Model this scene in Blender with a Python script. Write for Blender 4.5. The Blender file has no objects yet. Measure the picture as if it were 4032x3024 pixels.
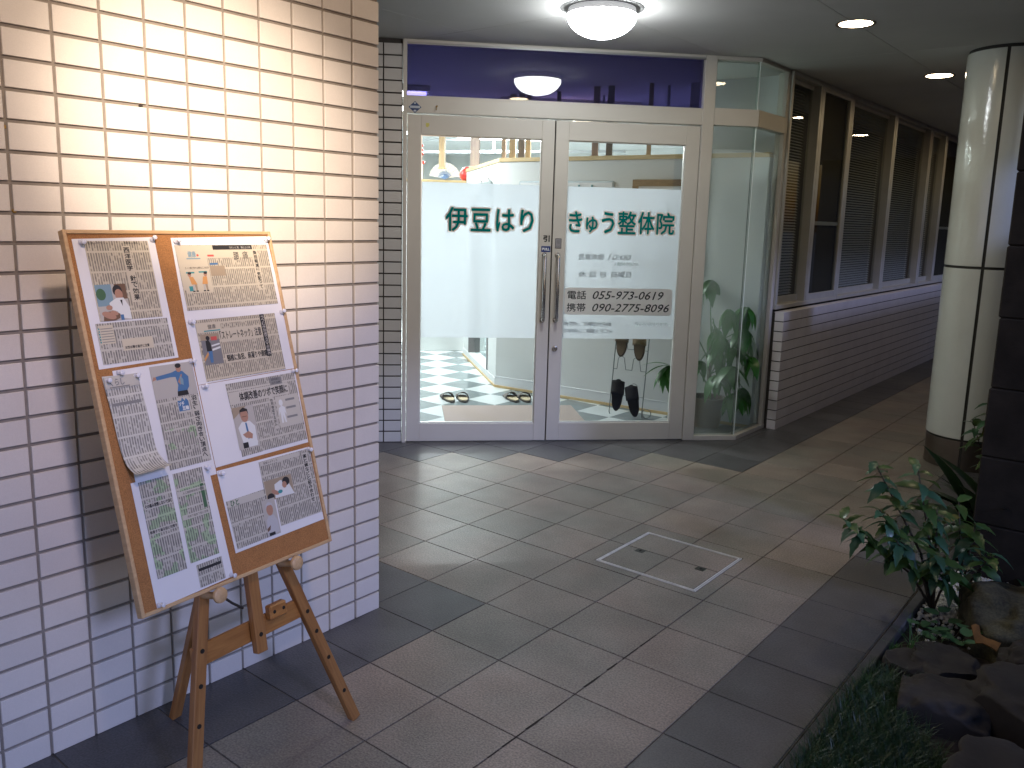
import bpy, bmesh, math, random
from mathutils import Vector as V, Matrix, noise
random.seed(7)
R = math.radians
SC = bpy.context.scene
COL = SC.collection

# ------------------------------------------------------------------ camera
CAM_LOC = V((1.99421, -2.07180, 1.48187))
yaw, pit, rol = R(38.5485), R(9.9001), R(1.5440)
Fw = V((-math.sin(yaw)*math.cos(pit), math.cos(yaw)*math.cos(pit), -math.sin(pit)))
Rt = V((math.cos(yaw), math.sin(yaw), 0)); Up = Rt.cross(Fw)
Rr = math.cos(rol)*Rt + math.sin(rol)*Up; Ur = -math.sin(rol)*Rt + math.cos(rol)*Up
cd = bpy.data.cameras.new('camera'); cam = bpy.data.objects.new('camera', cd); COL.objects.link(cam)
m = Matrix((Rr, Ur, -Fw)).transposed().to_4x4(); m.translation = CAM_LOC; cam.matrix_world = m
cd.sensor_width = 36; cd.lens = 36*3327.34/4032; cd.shift_x = -0.0012; cd.shift_y = -0.0167
cd.clip_start = 0.02; cd.clip_end = 500
SC.camera = cam
def px(P):
    """picture position (0..1, 0..1) and distance of a world point, used only to pick which tiles show largest"""
    d = V(P)-CAM_LOC; z = d.dot(Fw)
    if z < .1: return (-9, -9, 99)
    return ((2021+3327*d.dot(Rr)/z)/4032, (1445-3327*d.dot(Ur)/z)/3024, z)

# ------------------------------------------------------------------ world, lights, exposure
w = bpy.data.worlds.new('World'); SC.world = w; w.use_nodes = True
nt = w.node_tree; sky = nt.nodes.new('ShaderNodeTexSky'); sky.sky_type = 'NISHITA'; sky.sun_disc = False
sky.sun_elevation = R(-2.0); sky.sun_rotation = R(105); sky.altitude = 50
tint = nt.nodes.new('ShaderNodeMix'); tint.data_type = 'RGBA'; tint.blend_type = 'MULTIPLY'; tint.inputs[0].default_value = 1; tint.inputs[7].default_value = (.42, .56, 1.0, 1)
nt.links.new(sky.outputs[0], tint.inputs[6]); nt.links.new(tint.outputs[2], nt.nodes['Background'].inputs[0]); nt.nodes['Background'].inputs[1].default_value = 3.6
sd = bpy.data.lights.new('cool_side_light', 'SUN'); sd.energy = 1.12; sd.angle = R(6); sd.color = (.44, .52, 1.0); so = bpy.data.objects.new('cool_side_light', sd); COL.objects.link(so)  # directional lamp standing in for an unseen bluish street light
so.rotation_euler = V((-math.cos(R(24))*math.cos(R(14)), math.cos(R(24))*math.sin(R(14)), -math.sin(R(24)))).to_track_quat('-Z', 'Y').to_euler()
vs = SC.view_settings; vs.view_transform = 'Standard'; vs.look = 'None'; vs.exposure = 0; vs.gamma = 1; vs.use_curve_mapping = False
cy = SC.cycles; cy.use_denoising = True; cy.max_bounces = 8; cy.diffuse_bounces = 4; cy.glossy_bounces = 4
cy.transmission_bounces = 6; cy.transparent_max_bounces = 16; cy.sample_clamp_indirect = 6; cy.caustics_reflective = False; cy.caustics_refractive = True
ZC = 2.558

# ------------------------------------------------------------------ materials
MATS = {}
def M(name, col, rough=.5, metal=0., var=0., sc=6., bump=0., bs=150., rnd=0., emit=None, es=0., spec=.5, speck=0., ss=500., stain=0., col2=None):
    """plain surface: base colour with cloudy variation, fine specks, per-piece tint and fine bump"""
    if name in MATS: return MATS[name]
    mt = bpy.data.materials.new(name); mt.use_nodes = True; t = mt.node_tree; N = t.nodes; L = t.links
    b = N['Principled BSDF']; b.inputs['Roughness'].default_value = rough; b.inputs['Metallic'].default_value = metal
    b.inputs['Base Color'].default_value = (*col, 1); b.inputs['Specular IOR Level'].default_value = spec
    geo = N.new('ShaderNodeNewGeometry')
    fac = None
    def mul(a, bb):
        x = N.new('ShaderNodeMath'); x.operation = 'MULTIPLY'
        for i, s in enumerate((a, bb)):
            if isinstance(s, float): x.inputs[i].default_value = s
            else: L.new(s, x.inputs[i])
        return x.outputs[0]
    def rng(src, lo, hi, a=0., c=1.):
        x = N.new('ShaderNodeMapRange'); x.inputs[1].default_value = a; x.inputs[2].default_value = c
        x.inputs[3].default_value = lo; x.inputs[4].default_value = hi; L.new(src, x.inputs[0]); return x.outputs[0]
    def nz(scale, det=3.):
        x = N.new('ShaderNodeTexNoise'); x.inputs['Scale'].default_value = scale; x.inputs['Detail'].default_value = det
        L.new(geo.outputs['Position'], x.inputs['Vector']); return x.outputs[0]
    if var: fac = rng(nz(sc, 4.), 1-var, 1+var, .3, .7)
    if speck:
        f2 = rng(nz(ss, 2.), 1-speck, 1+speck*.6, .35, .65); fac = mul(fac, f2) if fac else f2
    if stain:
        f2 = rng(nz(2.3, 8.), 1-stain, 1., .38, .55); fac = mul(fac, f2) if fac else f2
    if rnd:
        oi = N.new('ShaderNodeObjectInfo'); f2 = rng(oi.outputs['Random'], 1-rnd, 1+rnd); fac = mul(fac, f2) if fac else f2
    if fac:
        vm = N.new('ShaderNodeVectorMath'); vm.operation = 'SCALE'; vm.inputs[0].default_value = col; L.new(fac, vm.inputs['Scale'])
        if col2:
            cx = N.new('ShaderNodeMix'); cx.data_type = 'RGBA'; cx.inputs[6].default_value = (*col, 1); cx.inputs[7].default_value = (*col2, 1)
            oi2 = N.new('ShaderNodeObjectInfo'); ad = N.new('ShaderNodeMath'); ad.operation = 'ADD'; L.new(rng(nz(1.7, 5.), -.35, .75, .35, .65), ad.inputs[0]); L.new(rng(oi2.outputs['Random'], 0., .6), ad.inputs[1]); ad.use_clamp = True
            L.new(ad.outputs[0], cx.inputs[0]); L.new(cx.outputs[2], vm.inputs[0])
        L.new(vm.outputs[0], b.inputs['Base Color'])
    if bump:
        bn = N.new('ShaderNodeBump'); bn.inputs['Strength'].default_value = bump; bn.inputs['Distance'].default_value = .002
        L.new(nz(bs, 3.), bn.inputs['Height']); L.new(bn.outputs[0], b.inputs['Normal'])
    if emit:
        b.inputs['Emission Color'].default_value = (*emit, 1); b.inputs['Emission Strength'].default_value = es
    MATS[name] = mt; return mt

def glass(name, tint=(.93, .97, .95), ior=1.5, body=0.):
    mt = bpy.data.materials.new(name); mt.use_nodes = True; t = mt.node_tree; N = t.nodes; L = t.links
    N.remove(N['Principled BSDF']); o = N['Material Output']
    tr = N.new('ShaderNodeBsdfTransparent'); tr.inputs[0].default_value = (*tint, 1)
    gl = N.new('ShaderNodeBsdfGlossy'); gl.inputs['Roughness'].default_value = 0.0
    fr = N.new('ShaderNodeFresnel'); fr.inputs[0].default_value = ior
    gb = N.new('ShaderNodeNewGeometry'); iv = N.new('ShaderNodeMath'); iv.operation = 'SUBTRACT'; iv.inputs[0].default_value = 1; L.new(gb.outputs['Backfacing'], iv.inputs[1])
    ml = N.new('ShaderNodeMath'); ml.operation = 'MULTIPLY'; L.new(fr.outputs[0], ml.inputs[0]); L.new(iv.outputs[0], ml.inputs[1])
    mx = N.new('ShaderNodeMixShader'); L.new(ml.outputs[0], mx.inputs[0]); L.new(tr.outputs[0], mx.inputs[1]); L.new(gl.outputs[0], mx.inputs[2])
    last = mx.outputs[0]
    if body:
        df = N.new('ShaderNodeBsdfTranslucent'); df.inputs[0].default_value = (.8, .82, .8, 1)
        m2 = N.new('ShaderNodeMixShader'); m2.inputs[0].default_value = body; L.new(last, m2.inputs[1]); L.new(df.outputs[0], m2.inputs[2]); last = m2.outputs[0]
    L.new(last, o.inputs[0]); return mt
def film(name, col, t=.6):
    mt = bpy.data.materials.new(name); mt.use_nodes = True; tt = mt.node_tree; N = tt.nodes; L = tt.links; N.remove(N['Principled BSDF'])
    a = N.new('ShaderNodeBsdfTranslucent'); a.inputs[0].default_value = (*col, 1); d = N.new('ShaderNodeBsdfDiffuse'); d.inputs[0].default_value = (*col, 1)
    m = N.new('ShaderNodeMixShader'); m.inputs[0].default_value = t; L.new(d.outputs[0], m.inputs[1]); L.new(a.outputs[0], m.inputs[2]); L.new(m.outputs[0], N['Material Output'].inputs[0]); return mt
def frosted(name, milk=.55, rough=.28, col=(.86, .885, .91)):
    mt = bpy.data.materials.new(name); mt.use_nodes = True; t = mt.node_tree; N = t.nodes; L = t.links
    N.remove(N['Principled BSDF']); o = N['Material Output']
    a = N.new('ShaderNodeBsdfTranslucent'); a.inputs[0].default_value = (*col, 1)
    d = N.new('ShaderNodeBsdfDiffuse'); d.inputs[0].default_value = (*col, 1)
    r = N.new('ShaderNodeBsdfRefraction'); r.inputs['Roughness'].default_value = rough; r.inputs['IOR'].default_value = 1.12; r.inputs[0].default_value = (*col, 1)
    m1 = N.new('ShaderNodeMixShader'); m1.inputs[0].default_value = .12; L.new(a.outputs[0], m1.inputs[1]); L.new(d.outputs[0], m1.inputs[2])
    m2 = N.new('ShaderNodeMixShader'); m2.inputs[0].default_value = milk; L.new(r.outputs[0], m2.inputs[1]); L.new(m1.outputs[0], m2.inputs[2])
    L.new(m2.outputs[0], o.inputs[0]); return mt

# newspaper body text: vertical lines of small characters in tiers
def newsprint(name, paper=(.56, .52, .43), ink=.55, line=.0064, tier=.048, off=0., mark=None):
    mt = bpy.data.materials.new(name); mt.use_nodes = True; t = mt.node_tree; N = t.nodes; L = t.links; b = N['Principled BSDF']
    b.inputs['Roughness'].default_value = .8
    tc = N.new('ShaderNodeTexCoord'); sp = N.new('ShaderNodeSeparateXYZ'); L.new(tc.outputs['Object'], sp.inputs[0])
    def mm(op, a, c=None):
        x = N.new('ShaderNodeMath'); x.operation = op
        for i, s in enumerate((a, c)):
            if s is None: continue
            if isinstance(s, (int, float)): x.inputs[i].default_value = s
            else: L.new(s, x.inputs[i])
        return x.outputs[0]
    X = mm('DIVIDE', mm('ADD', sp.outputs[0], 5.), line); Y = mm('DIVIDE', mm('ADD', sp.outputs[1], 5.+off), line*.95)
    fx = mm('FRACT', X); inl = mm('LESS_THAN', fx, .62)
    cb = N.new('ShaderNodeCombineXYZ'); L.new(mm('FLOOR', X), cb.inputs[0]); L.new(mm('FLOOR', Y), cb.inputs[1])
    wn = N.new('ShaderNodeTexWhiteNoise'); L.new(cb.outputs[0], wn.inputs[0])
    ch = mm('GREATER_THAN', wn.outputs[0], .16)
    T = mm('FRACT', mm('DIVIDE', mm('ADD', sp.outputs[1], 5.+off), tier)); gap = mm('GREATER_THAN', T, .1)
    k = mm('MULTIPLY', mm('MULTIPLY', inl, mm('ADD', mm('MULTIPLY', ch, .6), .4)), gap)
    dens = N.new('ShaderNodeMapRange'); L.new(wn.outputs[0], dens.inputs[0]); dens.inputs[3].default_value = ink*.7; dens.inputs[4].default_value = ink*1.15
    k = mm('MULTIPLY', k, dens.outputs[0])
    mx = N.new('ShaderNodeMix'); mx.data_type = 'RGBA'; L.new(k, mx.inputs[0]); mx.inputs[6].default_value = (*paper, 1); mx.inputs[7].default_value = (.04, .04, .045, 1)
    if mark:
        n3 = N.new('ShaderNodeTexNoise'); n3.inputs['Scale'].default_value = 22; L.new(tc.outputs['Object'], n3.inputs['Vector'])
        m2 = N.new('ShaderNodeMix'); m2.data_type = 'RGBA'; m2.inputs[6].default_value = (*paper, 1); m2.inputs[7].default_value = (*mark, 1)
        L.new(mm('MULTIPLY', mm('GREATER_THAN', n3.outputs[0], .53), .8), m2.inputs[0]); L.new(m2.outputs[2], mx.inputs[6])
    L.new(mx.outputs[2], b.inputs['Base Color']); return mt

# ------------------------------------------------------------------ mesh helpers
class B:
    """collects shapes; .obj() links them as ONE mesh object"""
    def __init__(s): s.v = []; s.f = []; s.mi = []; s.cur = 0; s.mats = []
    def mat(s, m):
        if m not in s.mats: s.mats.append(m)
        s.cur = s.mats.index(m); return s
    def add(s, vs, fs, T=None):
        o = len(s.v)
        s.v += [tuple((T @ V(p)) if T else p) for p in vs]; s.f += [[o+i for i in f] for f in fs]; s.mi += [s.cur]*len(fs)
        return s
    def box(s, x0, x1, y0, y1, z0, z1, c=0., T=None):
        if c <= 0:
            vs = [(x, y, z) for x in (x0, x1) for y in (y0, y1) for z in (z0, z1)]
            return s.add(vs, [(0, 1, 3, 2), (4, 6, 7, 5), (0, 4, 5, 1), (2, 3, 7, 6), (0, 2, 6, 4), (1, 5, 7, 3)], T)
        bm = bmesh.new(); r = bmesh.ops.create_cube(bm, size=1)
        for v in bm.verts: v.co = V(((x0+x1)/2+v.co.x*(x1-x0), (y0+y1)/2+v.co.y*(y1-y0), (z0+z1)/2+v.co.z*(z1-z0)))
        bmesh.ops.bevel(bm, geom=bm.edges[:], offset=c, segments=1, affect='EDGES'); return s.frombm(bm, T)
    def frombm(s, bm, T=None):
        bm.verts.index_update(); s.add([v.co.copy() for v in bm.verts], [[v.index for v in f.verts] for f in bm.faces], T); bm.free(); return s
    def tube(s, pts, r, n=8, cap=True):
        pts = [V(p) for p in pts]; rs = r if isinstance(r, (list, tuple)) else [r]*len(pts); o = len(s.v); vs = []; fs = []
        prev = None
        for i, p in enumerate(pts):
            d = (pts[min(i+1, len(pts)-1)]-pts[max(i-1, 0)]).normalized()
            if prev is None:
                a = V((0, 0, 1)) if abs(d.z) < .9 else V((1, 0, 0)); u = d.cross(a).normalized()
            else: u = (prev-d*prev.dot(d)).normalized()
            prev = u; q = d.cross(u)
            for k in range(n):
                a = 2*math.pi*k/n; vs.append(p+(u*math.cos(a)+q*math.sin(a))*rs[i])
        for i in range(len(pts)-1):
            for k in range(n): fs.append((i*n+k, i*n+(k+1) % n, (i+1)*n+(k+1) % n, (i+1)*n+k))
        if cap: fs.append(tuple(range(n))[::-1]); fs.append(tuple((len(pts)-1)*n+k for k in range(n)))
        return s.add(vs, fs)
    def lathe(s, prof, n=32, c=(0, 0, 0), T=None, a0=0, a1=360):
        full = a1-a0 >= 360; m = n if full else n+1; vs = []; fs = []
        for (r, z) in prof:
            for k in range(m):
                a = R(a0+(a1-a0)*k/n); vs.append((c[0]+r*math.cos(a), c[1]+r*math.sin(a), c[2]+z))
        for i in range(len(prof)-1):
            for k in range(n):
                k2 = (k+1) % m if full else k+1; fs.append((i*m+k, i*m+k2, (i+1)*m+k2, (i+1)*m+k))
        return s.add(vs, fs, T)
    def poly(s, pts, z=0., h=0.):
        n = len(pts)
        if not h: return s.add([(p[0], p[1], z) for p in pts], [tuple(range(n))])
        vs = [(p[0], p[1], z) for p in pts]+[(p[0], p[1], z+h) for p in pts]
        return s.add(vs, [tuple(range(n))[::-1], tuple(range(n, 2*n))]+[(i, (i+1) % n, n+(i+1) % n, n+i) for i in range(n)])
    def ell(s, cx, cy, rx, ry, z=0., n=14, rot=0, h=0.):
        c, q = math.cos(R(rot)), math.sin(R(rot))
        return s.poly([(cx+rx*math.cos(2*math.pi*k/n)*c-ry*math.sin(2*math.pi*k/n)*q, cy+rx*math.cos(2*math.pi*k/n)*q+ry*math.sin(2*math.pi*k/n)*c) for k in range(n)], z, h)
    def mesh(s, name, mat=None, smooth=False):
        me = bpy.data.meshes.new(name); me.from_pydata([tuple(v) for v in s.v], [], s.f)
        for mt in (s.mats or [mat]): me.materials.append(mt)
        if s.mats: me.polygons.foreach_set('material_index', s.mi)
        if smooth: me.polygons.foreach_set('use_smooth', [True]*len(me.polygons))
        me.update(); return me
    def obj(s, name, mat=None, parent=None, smooth=False, M4=None, auto=0):
        o = link(name, s.mesh(name, mat, smooth), parent, M4)
        if auto:
            o.data.polygons.foreach_set('use_smooth', [True]*len(o.data.polygons)); o.data.set_sharp_from_angle(angle=R(auto))
        return o
def link(name, me, parent=None, M4=None):
    o = bpy.data.objects.new(name, me); COL.objects.link(o)
    if parent: o.parent = parent
    if M4 is not None: o.matrix_local = M4
    return o
def tag(o, label=None, cat=None, group=None, kind=None):
    for k, v in (('label', label), ('category', cat), ('group', group), ('kind', kind)):
        if v: o[k] = v
    return o
def thing(name, label, cat, M4=None, group=None):
    o = bpy.data.objects.new(name, None); o.empty_display_size = .05; COL.objects.link(o)
    if M4 is not None: o.matrix_world = M4
    return tag(o, label, cat, group)
def copy_tree(o, parent=None):
    c = o.copy(); COL.objects.link(c); c.parent = parent
    for ch in list(o.children): copy_tree(ch, c)
    return c
def TR(x, y, z, rx=0, ry=0, rz=0, s=1):
    return Matrix.Translation((x, y, z)) @ Matrix.Rotation(R(rz), 4, 'Z') @ Matrix.Rotation(R(ry), 4, 'Y') @ Matrix.Rotation(R(rx), 4, 'X') @ Matrix.Scale(s, 4)
def frame(o, x, y, z):
    m = Matrix((V(x), V(y), V(z))).transposed().to_4x4(); m.translation = V(o); return m

# ---- lettering: glyph outlines turned into flat meshes
GL = {}
def glyph(txt, bold=0, shear=0.):
    k = (txt, bold, shear)
    if k in GL: return GL[k]
    c = bpy.data.curves.new('lettering', 'FONT'); c.body = txt; c.size = 1; c.shear = shear; c.resolution_u = 2
    o = bpy.data.objects.new('lettering', c); COL.objects.link(o)
    me = bpy.data.meshes.new_from_object(o.evaluated_get(bpy.context.evaluated_depsgraph_get()))
    vs = [v.co.copy() for v in me.vertices]; fs = [list(p.vertices) for p in me.polygons]
    bpy.data.objects.remove(o); bpy.data.curves.remove(c); bpy.data.meshes.remove(me)
    x0 = min(v.x for v in vs); x1 = max(v.x for v in vs); y0 = min(v.y for v in vs); y1 = max(v.y for v in vs)
    GL[k] = (vs, fs, x0, x1, y0, y1); return GL[k]
def put_text(b, txt, x0, x1, y0, y1, z=0., fat=0., shear=0., ring=0, T=None):
    """fit txt into the rectangle; fat thickens the strokes by laying copies round them"""
    vs, fs, a0, a1, c0, c1 = glyph(txt, 0, shear)
    sx = (x1-x0)/max(a1-a0, 1e-6); sy = (y1-y0)/max(c1-c0, 1e-6)
    offs = [(0, 0)]
    if fat: offs += [(fat*math.cos(2*math.pi*k/(ring or 4)), fat*math.sin(2*math.pi*k/(ring or 4))) for k in range(ring or 4)]
    for i, (ox, oy) in enumerate(offs):
        b.add([(x0+(v.x-a0)*sx+ox, y0+(v.y-c0)*sy+oy, z+i*2e-5) for v in vs], fs, T)

# ------------------------------------------------------------------ tiles
def tile_mesh(name, w, h, d, c, mat, axis='x'):
    """a pressed tile: front face proud, edges eased. Front faces +z, back at z=0, centred in x and y"""
    b = B(); a, e = w/2, h/2
    vs = [(-a, -e, 0), (a, -e, 0), (a, e, 0), (-a, e, 0), (-a, -e, d-c), (a, -e, d-c), (a, e, d-c), (-a, e, d-c), (-a+c, -e+c, d), (a-c, -e+c, d), (a-c, e-c, d), (-a+c, e-c, d)]
    fs = [(0, 3, 2, 1)]+[(i, (i+1) % 4, 4+(i+1) % 4, 4+i) for i in range(4)]+[(4+i, 4+(i+1) % 4, 8+(i+1) % 4, 8+i) for i in range(4)]+[(8, 9, 10, 11)]
    b.add(vs, fs); return b.mesh(name, mat)
def lay_tiles(parent, items, n=300, stuff='far_tile', jit=0.0):
    """items: (mesh, world matrix, centre). The n that show largest become objects, the rest one joined part"""
    def score(it):
        u, v, z = px(it[2]); out = max(0, -u-.02, u-1.02, -v-.03, v-1.03); return z+(50+out*10 if out else 0)
    items = sorted(items, key=score); inv = parent.matrix_world.inverted()
    for me, T, c in items[:n]:
        o = bpy.data.objects.new('tile', me); COL.objects.link(o); o.parent = parent
        j = Matrix.Translation((0, 0, random.uniform(-jit, jit))) @ Matrix.Rotation(random.uniform(-1, 1)*jit*2, 4, 'X')
        o.matrix_local = inv @ T @ j
    rest = {}
    for me, T, c in items[n:]: rest.setdefault(me.materials[0].name, []).append((me, T))
    if rest:
        b = B()
        for k, L in rest.items():
            b.mat(L[0][0].materials[0])
            for me, T in L: b.add([v.co for v in me.vertices], [list(p.vertices) for p in me.polygons], inv @ T)
        tag(b.obj(stuff, None, parent), kind='stuff')

wall_tile = M('glazed wall tile', (.62, .585, .55), .38, var=.03, sc=9, rnd=.035, bump=.12, bs=60, speck=.03, ss=300)
wall_grout = M('grey wall grout', (.22, .195, .17), .95, var=.12, sc=30, bump=.5, bs=400)
strip_tile = M('grey wall tile', (.50, .50, .48), .35, var=.03, sc=9, rnd=.03, bump=.12, bs=60)
dark_grout = M('dark wall grout', (.05, .045, .04), .95, var=.15, sc=30, bump=.4, bs=400)
pave_light = M('warm grey paving', (.212, .203, .168), .37, col2=(.262, .215, .175), var=.16, sc=4, rnd=.09, bump=.7, bs=170, speck=.30, ss=150, stain=.16, spec=.36)
pave_dark = M('charcoal paving', (.094, .094, .096), .36, var=.22, sc=4, rnd=.13, bump=.6, bs=170, speck=.25, ss=150, stain=.2, spec=.45)
pave_joint = M('paving joint', (.135, .115, .085), .95, var=.4, sc=14, bump=.7, bs=300)
white_paint = M('cream painted frame', (.55, .52, .46), .42, var=.03, sc=3, bump=.08, bs=40, stain=.04)
alum = M('champagne aluminium', (.50, .49, .44), .38, metal=.35, var=.05, sc=8)
dark_gap = M('dark gasket', (.012, .011, .010), .8)
steel = M('brushed steel', (.55, .54, .51), .25, metal=1., var=.05, sc=30)
wood = None
def wood_mat(name, c1, c2, rough=.5, sc=(2.2, 40, 40)):
    mt = bpy.data.materials.new(name); mt.use_nodes = True; t = mt.node_tree; N = t.nodes; L = t.links; b = N['Principled BSDF']
    b.inputs['Roughness'].default_value = rough
    tc = N.new('ShaderNodeTexCoord'); mp = N.new('ShaderNodeMapping'); mp.inputs['Scale'].default_value = sc; L.new(tc.outputs['Object'], mp.inputs[0])
    n = N.new('ShaderNodeTexNoise'); n.inputs['Scale'].default_value = 3; n.inputs['Detail'].default_value = 6; n.inputs['Distortion'].default_value = .8; L.new(mp.outputs[0], n.inputs['Vector'])
    cr = N.new('ShaderNodeMapRange'); L.new(n.outputs[0], cr.inputs[0]); cr.inputs[1].default_value = .32; cr.inputs[2].default_value = .68
    mx = N.new('ShaderNodeMix'); mx.data_type = 'RGBA'; L.new(cr.outputs[0], mx.inputs[0]); mx.inputs[6].default_value = (*c1, 1); mx.inputs[7].default_value = (*c2, 1)
    L.new(mx.outputs[2], b.inputs['Base Color'])
    bp = N.new('ShaderNodeBump'); bp.inputs['Strength'].default_value = .15; bp.inputs['Distance'].default_value = .001; L.new(n.outputs[0], bp.inputs['Height']); L.new(bp.outputs[0], b.inputs['Normal'])
    return mt
easel_wood = wood_mat('orange stained wood', (.36, .17, .055), (.24, .10, .03), .42, (30, 30, 2.0))
pale_wood = wood_mat('pale pine', (.55, .37, .20), (.44, .28, .14), .5, (30, 30, 2.5))
post_wood = wood_mat('light timber post', (.50, .36, .20), (.40, .27, .14), .6, (20, 20, 2))

# ================================================================== LARGE STRUCTURE
# ---- left tiled wall, face at x=-.279, corner at y=0
WX, WY, WP, HP, H0 = -.2790, -.0026, .11988, .07338, .07026
lw = thing('tiled_wall', 'tall wall of pale glazed tiles in a straight grid behind the easel', 'wall', TR(WX, 0, 0))
b = B(); b.box(-.3, -.0075, -4.2, -.006, 0, ZC+.3); b.obj('mortar_bed', wall_grout, lw)
tm = tile_mesh('tile', .1118, .0638, .0075, .0012, wall_tile)
tb = tile_mesh('tile', .1118, .0652, .0075, .0012, wall_tile)
FX = frame((0, 0, 0), (0, 1, 0), (0, 0, 1), (1, 0, 0))          # tile front (+z) turned to +x
items = []
for mcol in range(35):
    y = WY-(mcol+.5)*WP+(.002 if mcol == 0 else 0)
    for r in range(36):
        z = .033 if r == 0 else H0+(r-.5)*HP
        if z > ZC+.1: continue
        c = (WX, y, z); items.append((tb if r == 0 else tm, Matrix.Translation((WX-.0075, y, z)) @ FX, c))
lay_tiles(lw, items, 300, 'more_tiles', .0003)
# small fixings in the joints
plug = M('old brass plug', (.35, .22, .06), .5, .6); screw = M('dark screw', (.06, .05, .045), .5, .6)
for (y, z, mt) in ((-.859, 1.757, screw), (-1.205, 1.669, plug), (-.63, 1.545, plug), (-.627, 1.405, plug), (-1.195, 1.47, plug)):
    b = B(); b.lathe([(0, .004), (.004, .004), (.0055, .002), (.0055, -.004)], 12, T=Matrix.Translation((-.006, y, z)) @ FX)
    b.lathe([(0, .0046), (.0018, .0046), (.0018, .003)], 8, T=Matrix.Translation((-.006, y, z)) @ FX); b.obj('wall_plug', mt, lw)

# ---- pavement
PX, PY = .3151, .3000
pv = tag(B().box(-4, 1.262, -4.2, 14, -.25, -.0035).obj('pavement', pave_joint), kind='structure')
tl = tile_mesh('tile', PX-.0046, PY-.0046, .0035, .0009, pave_light); td = tile_mesh('tile', PX-.0046, PY-.0046, .0035, .0009, pave_dark)
items = []
for i in range(-14, 46):
    for j in range(-13, 4):
        cx_, cy_ = (j+.5)*PX, (i+.5)*PY
        if cx_ < WX-.2 and (cy_ < -.1 or cy_ > 4.0): continue
        if (cx_*-.7218+cy_*.6921)-2.633 > .45 and cx_ < WX: continue
        if j in (0, 1) and i in (3, 4): continue
        dark = (j == 3) or (j == -1 and (i <= 0 or i >= 9)) or (i == 0 and j <= -1) or (j <= i-11 and j < 0)
        items.append((td if dark else tl, Matrix.Translation((cx_, cy_, -.0035)), (cx_, cy_, 0)))
lay_tiles(pv, items, 300, 'far_paving', .0004)
# an opened joint, dark with dirt, in the middle of the walk
rj = random.Random(3); y = -.62; bj = B()
while y < .50:
    ln = rj.uniform(.03, .12); wj = rj.uniform(.002, .0052); xo = 2*PX+rj.uniform(-.001, .001)
    bj.poly([(xo-wj, y), (xo+wj*.7, y+.004), (xo+wj, y+ln*.5), (xo+wj*.5, y+ln), (xo-wj*.6, y+ln-.003)], .0002); y += ln*rj.uniform(.98, 1.5)
tag(bj.obj('joint_dirt', M('black joint dirt', (.018, .014, .011), .95), pv), kind='stuff')
# tiles cut round the access cover
for j in (0, 1):
    for i in (3, 4):
        x0, x1 = j*PX+.003, (j+1)*PX-.003; y0, y1 = i*PY+.003, (i+1)*PY-.003
        bb = B()
        if j == 0: bb.box(x0, .078, y0, y1, -.0035, 0)
        else: bb.box(.572, x1, y0, y1, -.0035, 0)
        xa, xb = (.078, x1) if j == 0 else (x0, .572)
        if i == 3: bb.box(xa, xb, y0, .949, -.0035, 0)
        else: bb.box(xa, xb, 1.419, y1, -.0035, 0)
        bb.obj('tile', pave_light, pv)
# ---- access cover
mc = thing('access_cover', 'square tiled floor hatch with a bright steel rim and two lift points', 'hatch', TR(.325, 1.184, 0))
b = B(); X, Y = .238, .227
def rim(b, X, Y, w, z0, z1):
    b.box(-X, X, -Y, -Y+w, z0, z1); b.box(-X, X, Y-w, Y, z0, z1); b.box(-X, -X+w, -Y+w, Y-w, z0, z1); b.box(X-w, X, -Y+w, Y-w, z0, z1)
rimm = M('bright worn rim', (.72, .71, .66), .4, .2, var=.15, sc=20); rim(b, X+.004, Y+.004, .0036, -.003, .0012); b.obj('outer_rim', rimm, mc)
b = B(); rim(b, X-.004, Y-.004, .0048, -.003, .0016); b.obj('inner_rim', rimm, mc)
B().box(-X-.01, X+.01, -Y-.01, Y+.01, -.0045, -.0028).obj('cover_bed', pave_joint, mc)
for (x0, x1) in ((-X+.013, -.012), (-.007, X-.013)):
    for (y0, y1) in ((-Y+.013, .014), (.019, Y-.013)):
        B().box(x0, x1, y0, y1, -.0028, .0003, .0008).obj('tile', pave_light, mc)
for x in (-.148, .154):
    h = B().box(x-.02, x+.02, -.022, .018, .0003, .0014).obj('lift_plate', M('lift plate', (.05, .055, .05), .4, .7), mc)
    B().box(x-.004, x+.004, -.010, .008, .0014, .0022).obj('key_slot', dark_gap, h)

# ---- ceiling of square-edged panels
ceil = tag(B().box(-6, 2.6, -6, 14, ZC+.012, ZC+.3).obj('ceiling', M('ceiling void', (.06, .06, .055), .9)), kind='structure')
cmat = M('matt ceiling board', (.58, .575, .55), .85, var=.04, sc=2, stain=.03)
xs = [-6, -4.435, -3.465, -2.495, -1.525, -.555, .415, 1.385, 2.355, 2.6]; ys = [-6, -3.82, -1.95, -.08, 1.79, 3.66, 5.53, 7.40, 9.27, 11.14, 14]
for i in range(len(xs)-1):
    for j in range(len(ys)-1):
        B().box(xs[i]+.0015, xs[i+1]-.0015, ys[j]+.0015, ys[j+1]-.0015, ZC, ZC+.012, .001).obj('panel', cmat, ceil)

# ---- door front frame: s along the doors, local y into the room, z up
AD = R(46.2); DX = V((math.cos(AD), math.sin(AD), 0)); DN = V((-math.sin(AD), math.cos(AD), 0))
DF = frame((-1.956, 1.764, 0), DX, DN, (0, 0, 1))
FD = Matrix.Rotation(R(90), 4, 'X')      # lettering plane (x,y) -> (s,z), facing the street
def dw(s, n, z=0): return DF @ V((s, n, z))
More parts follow.
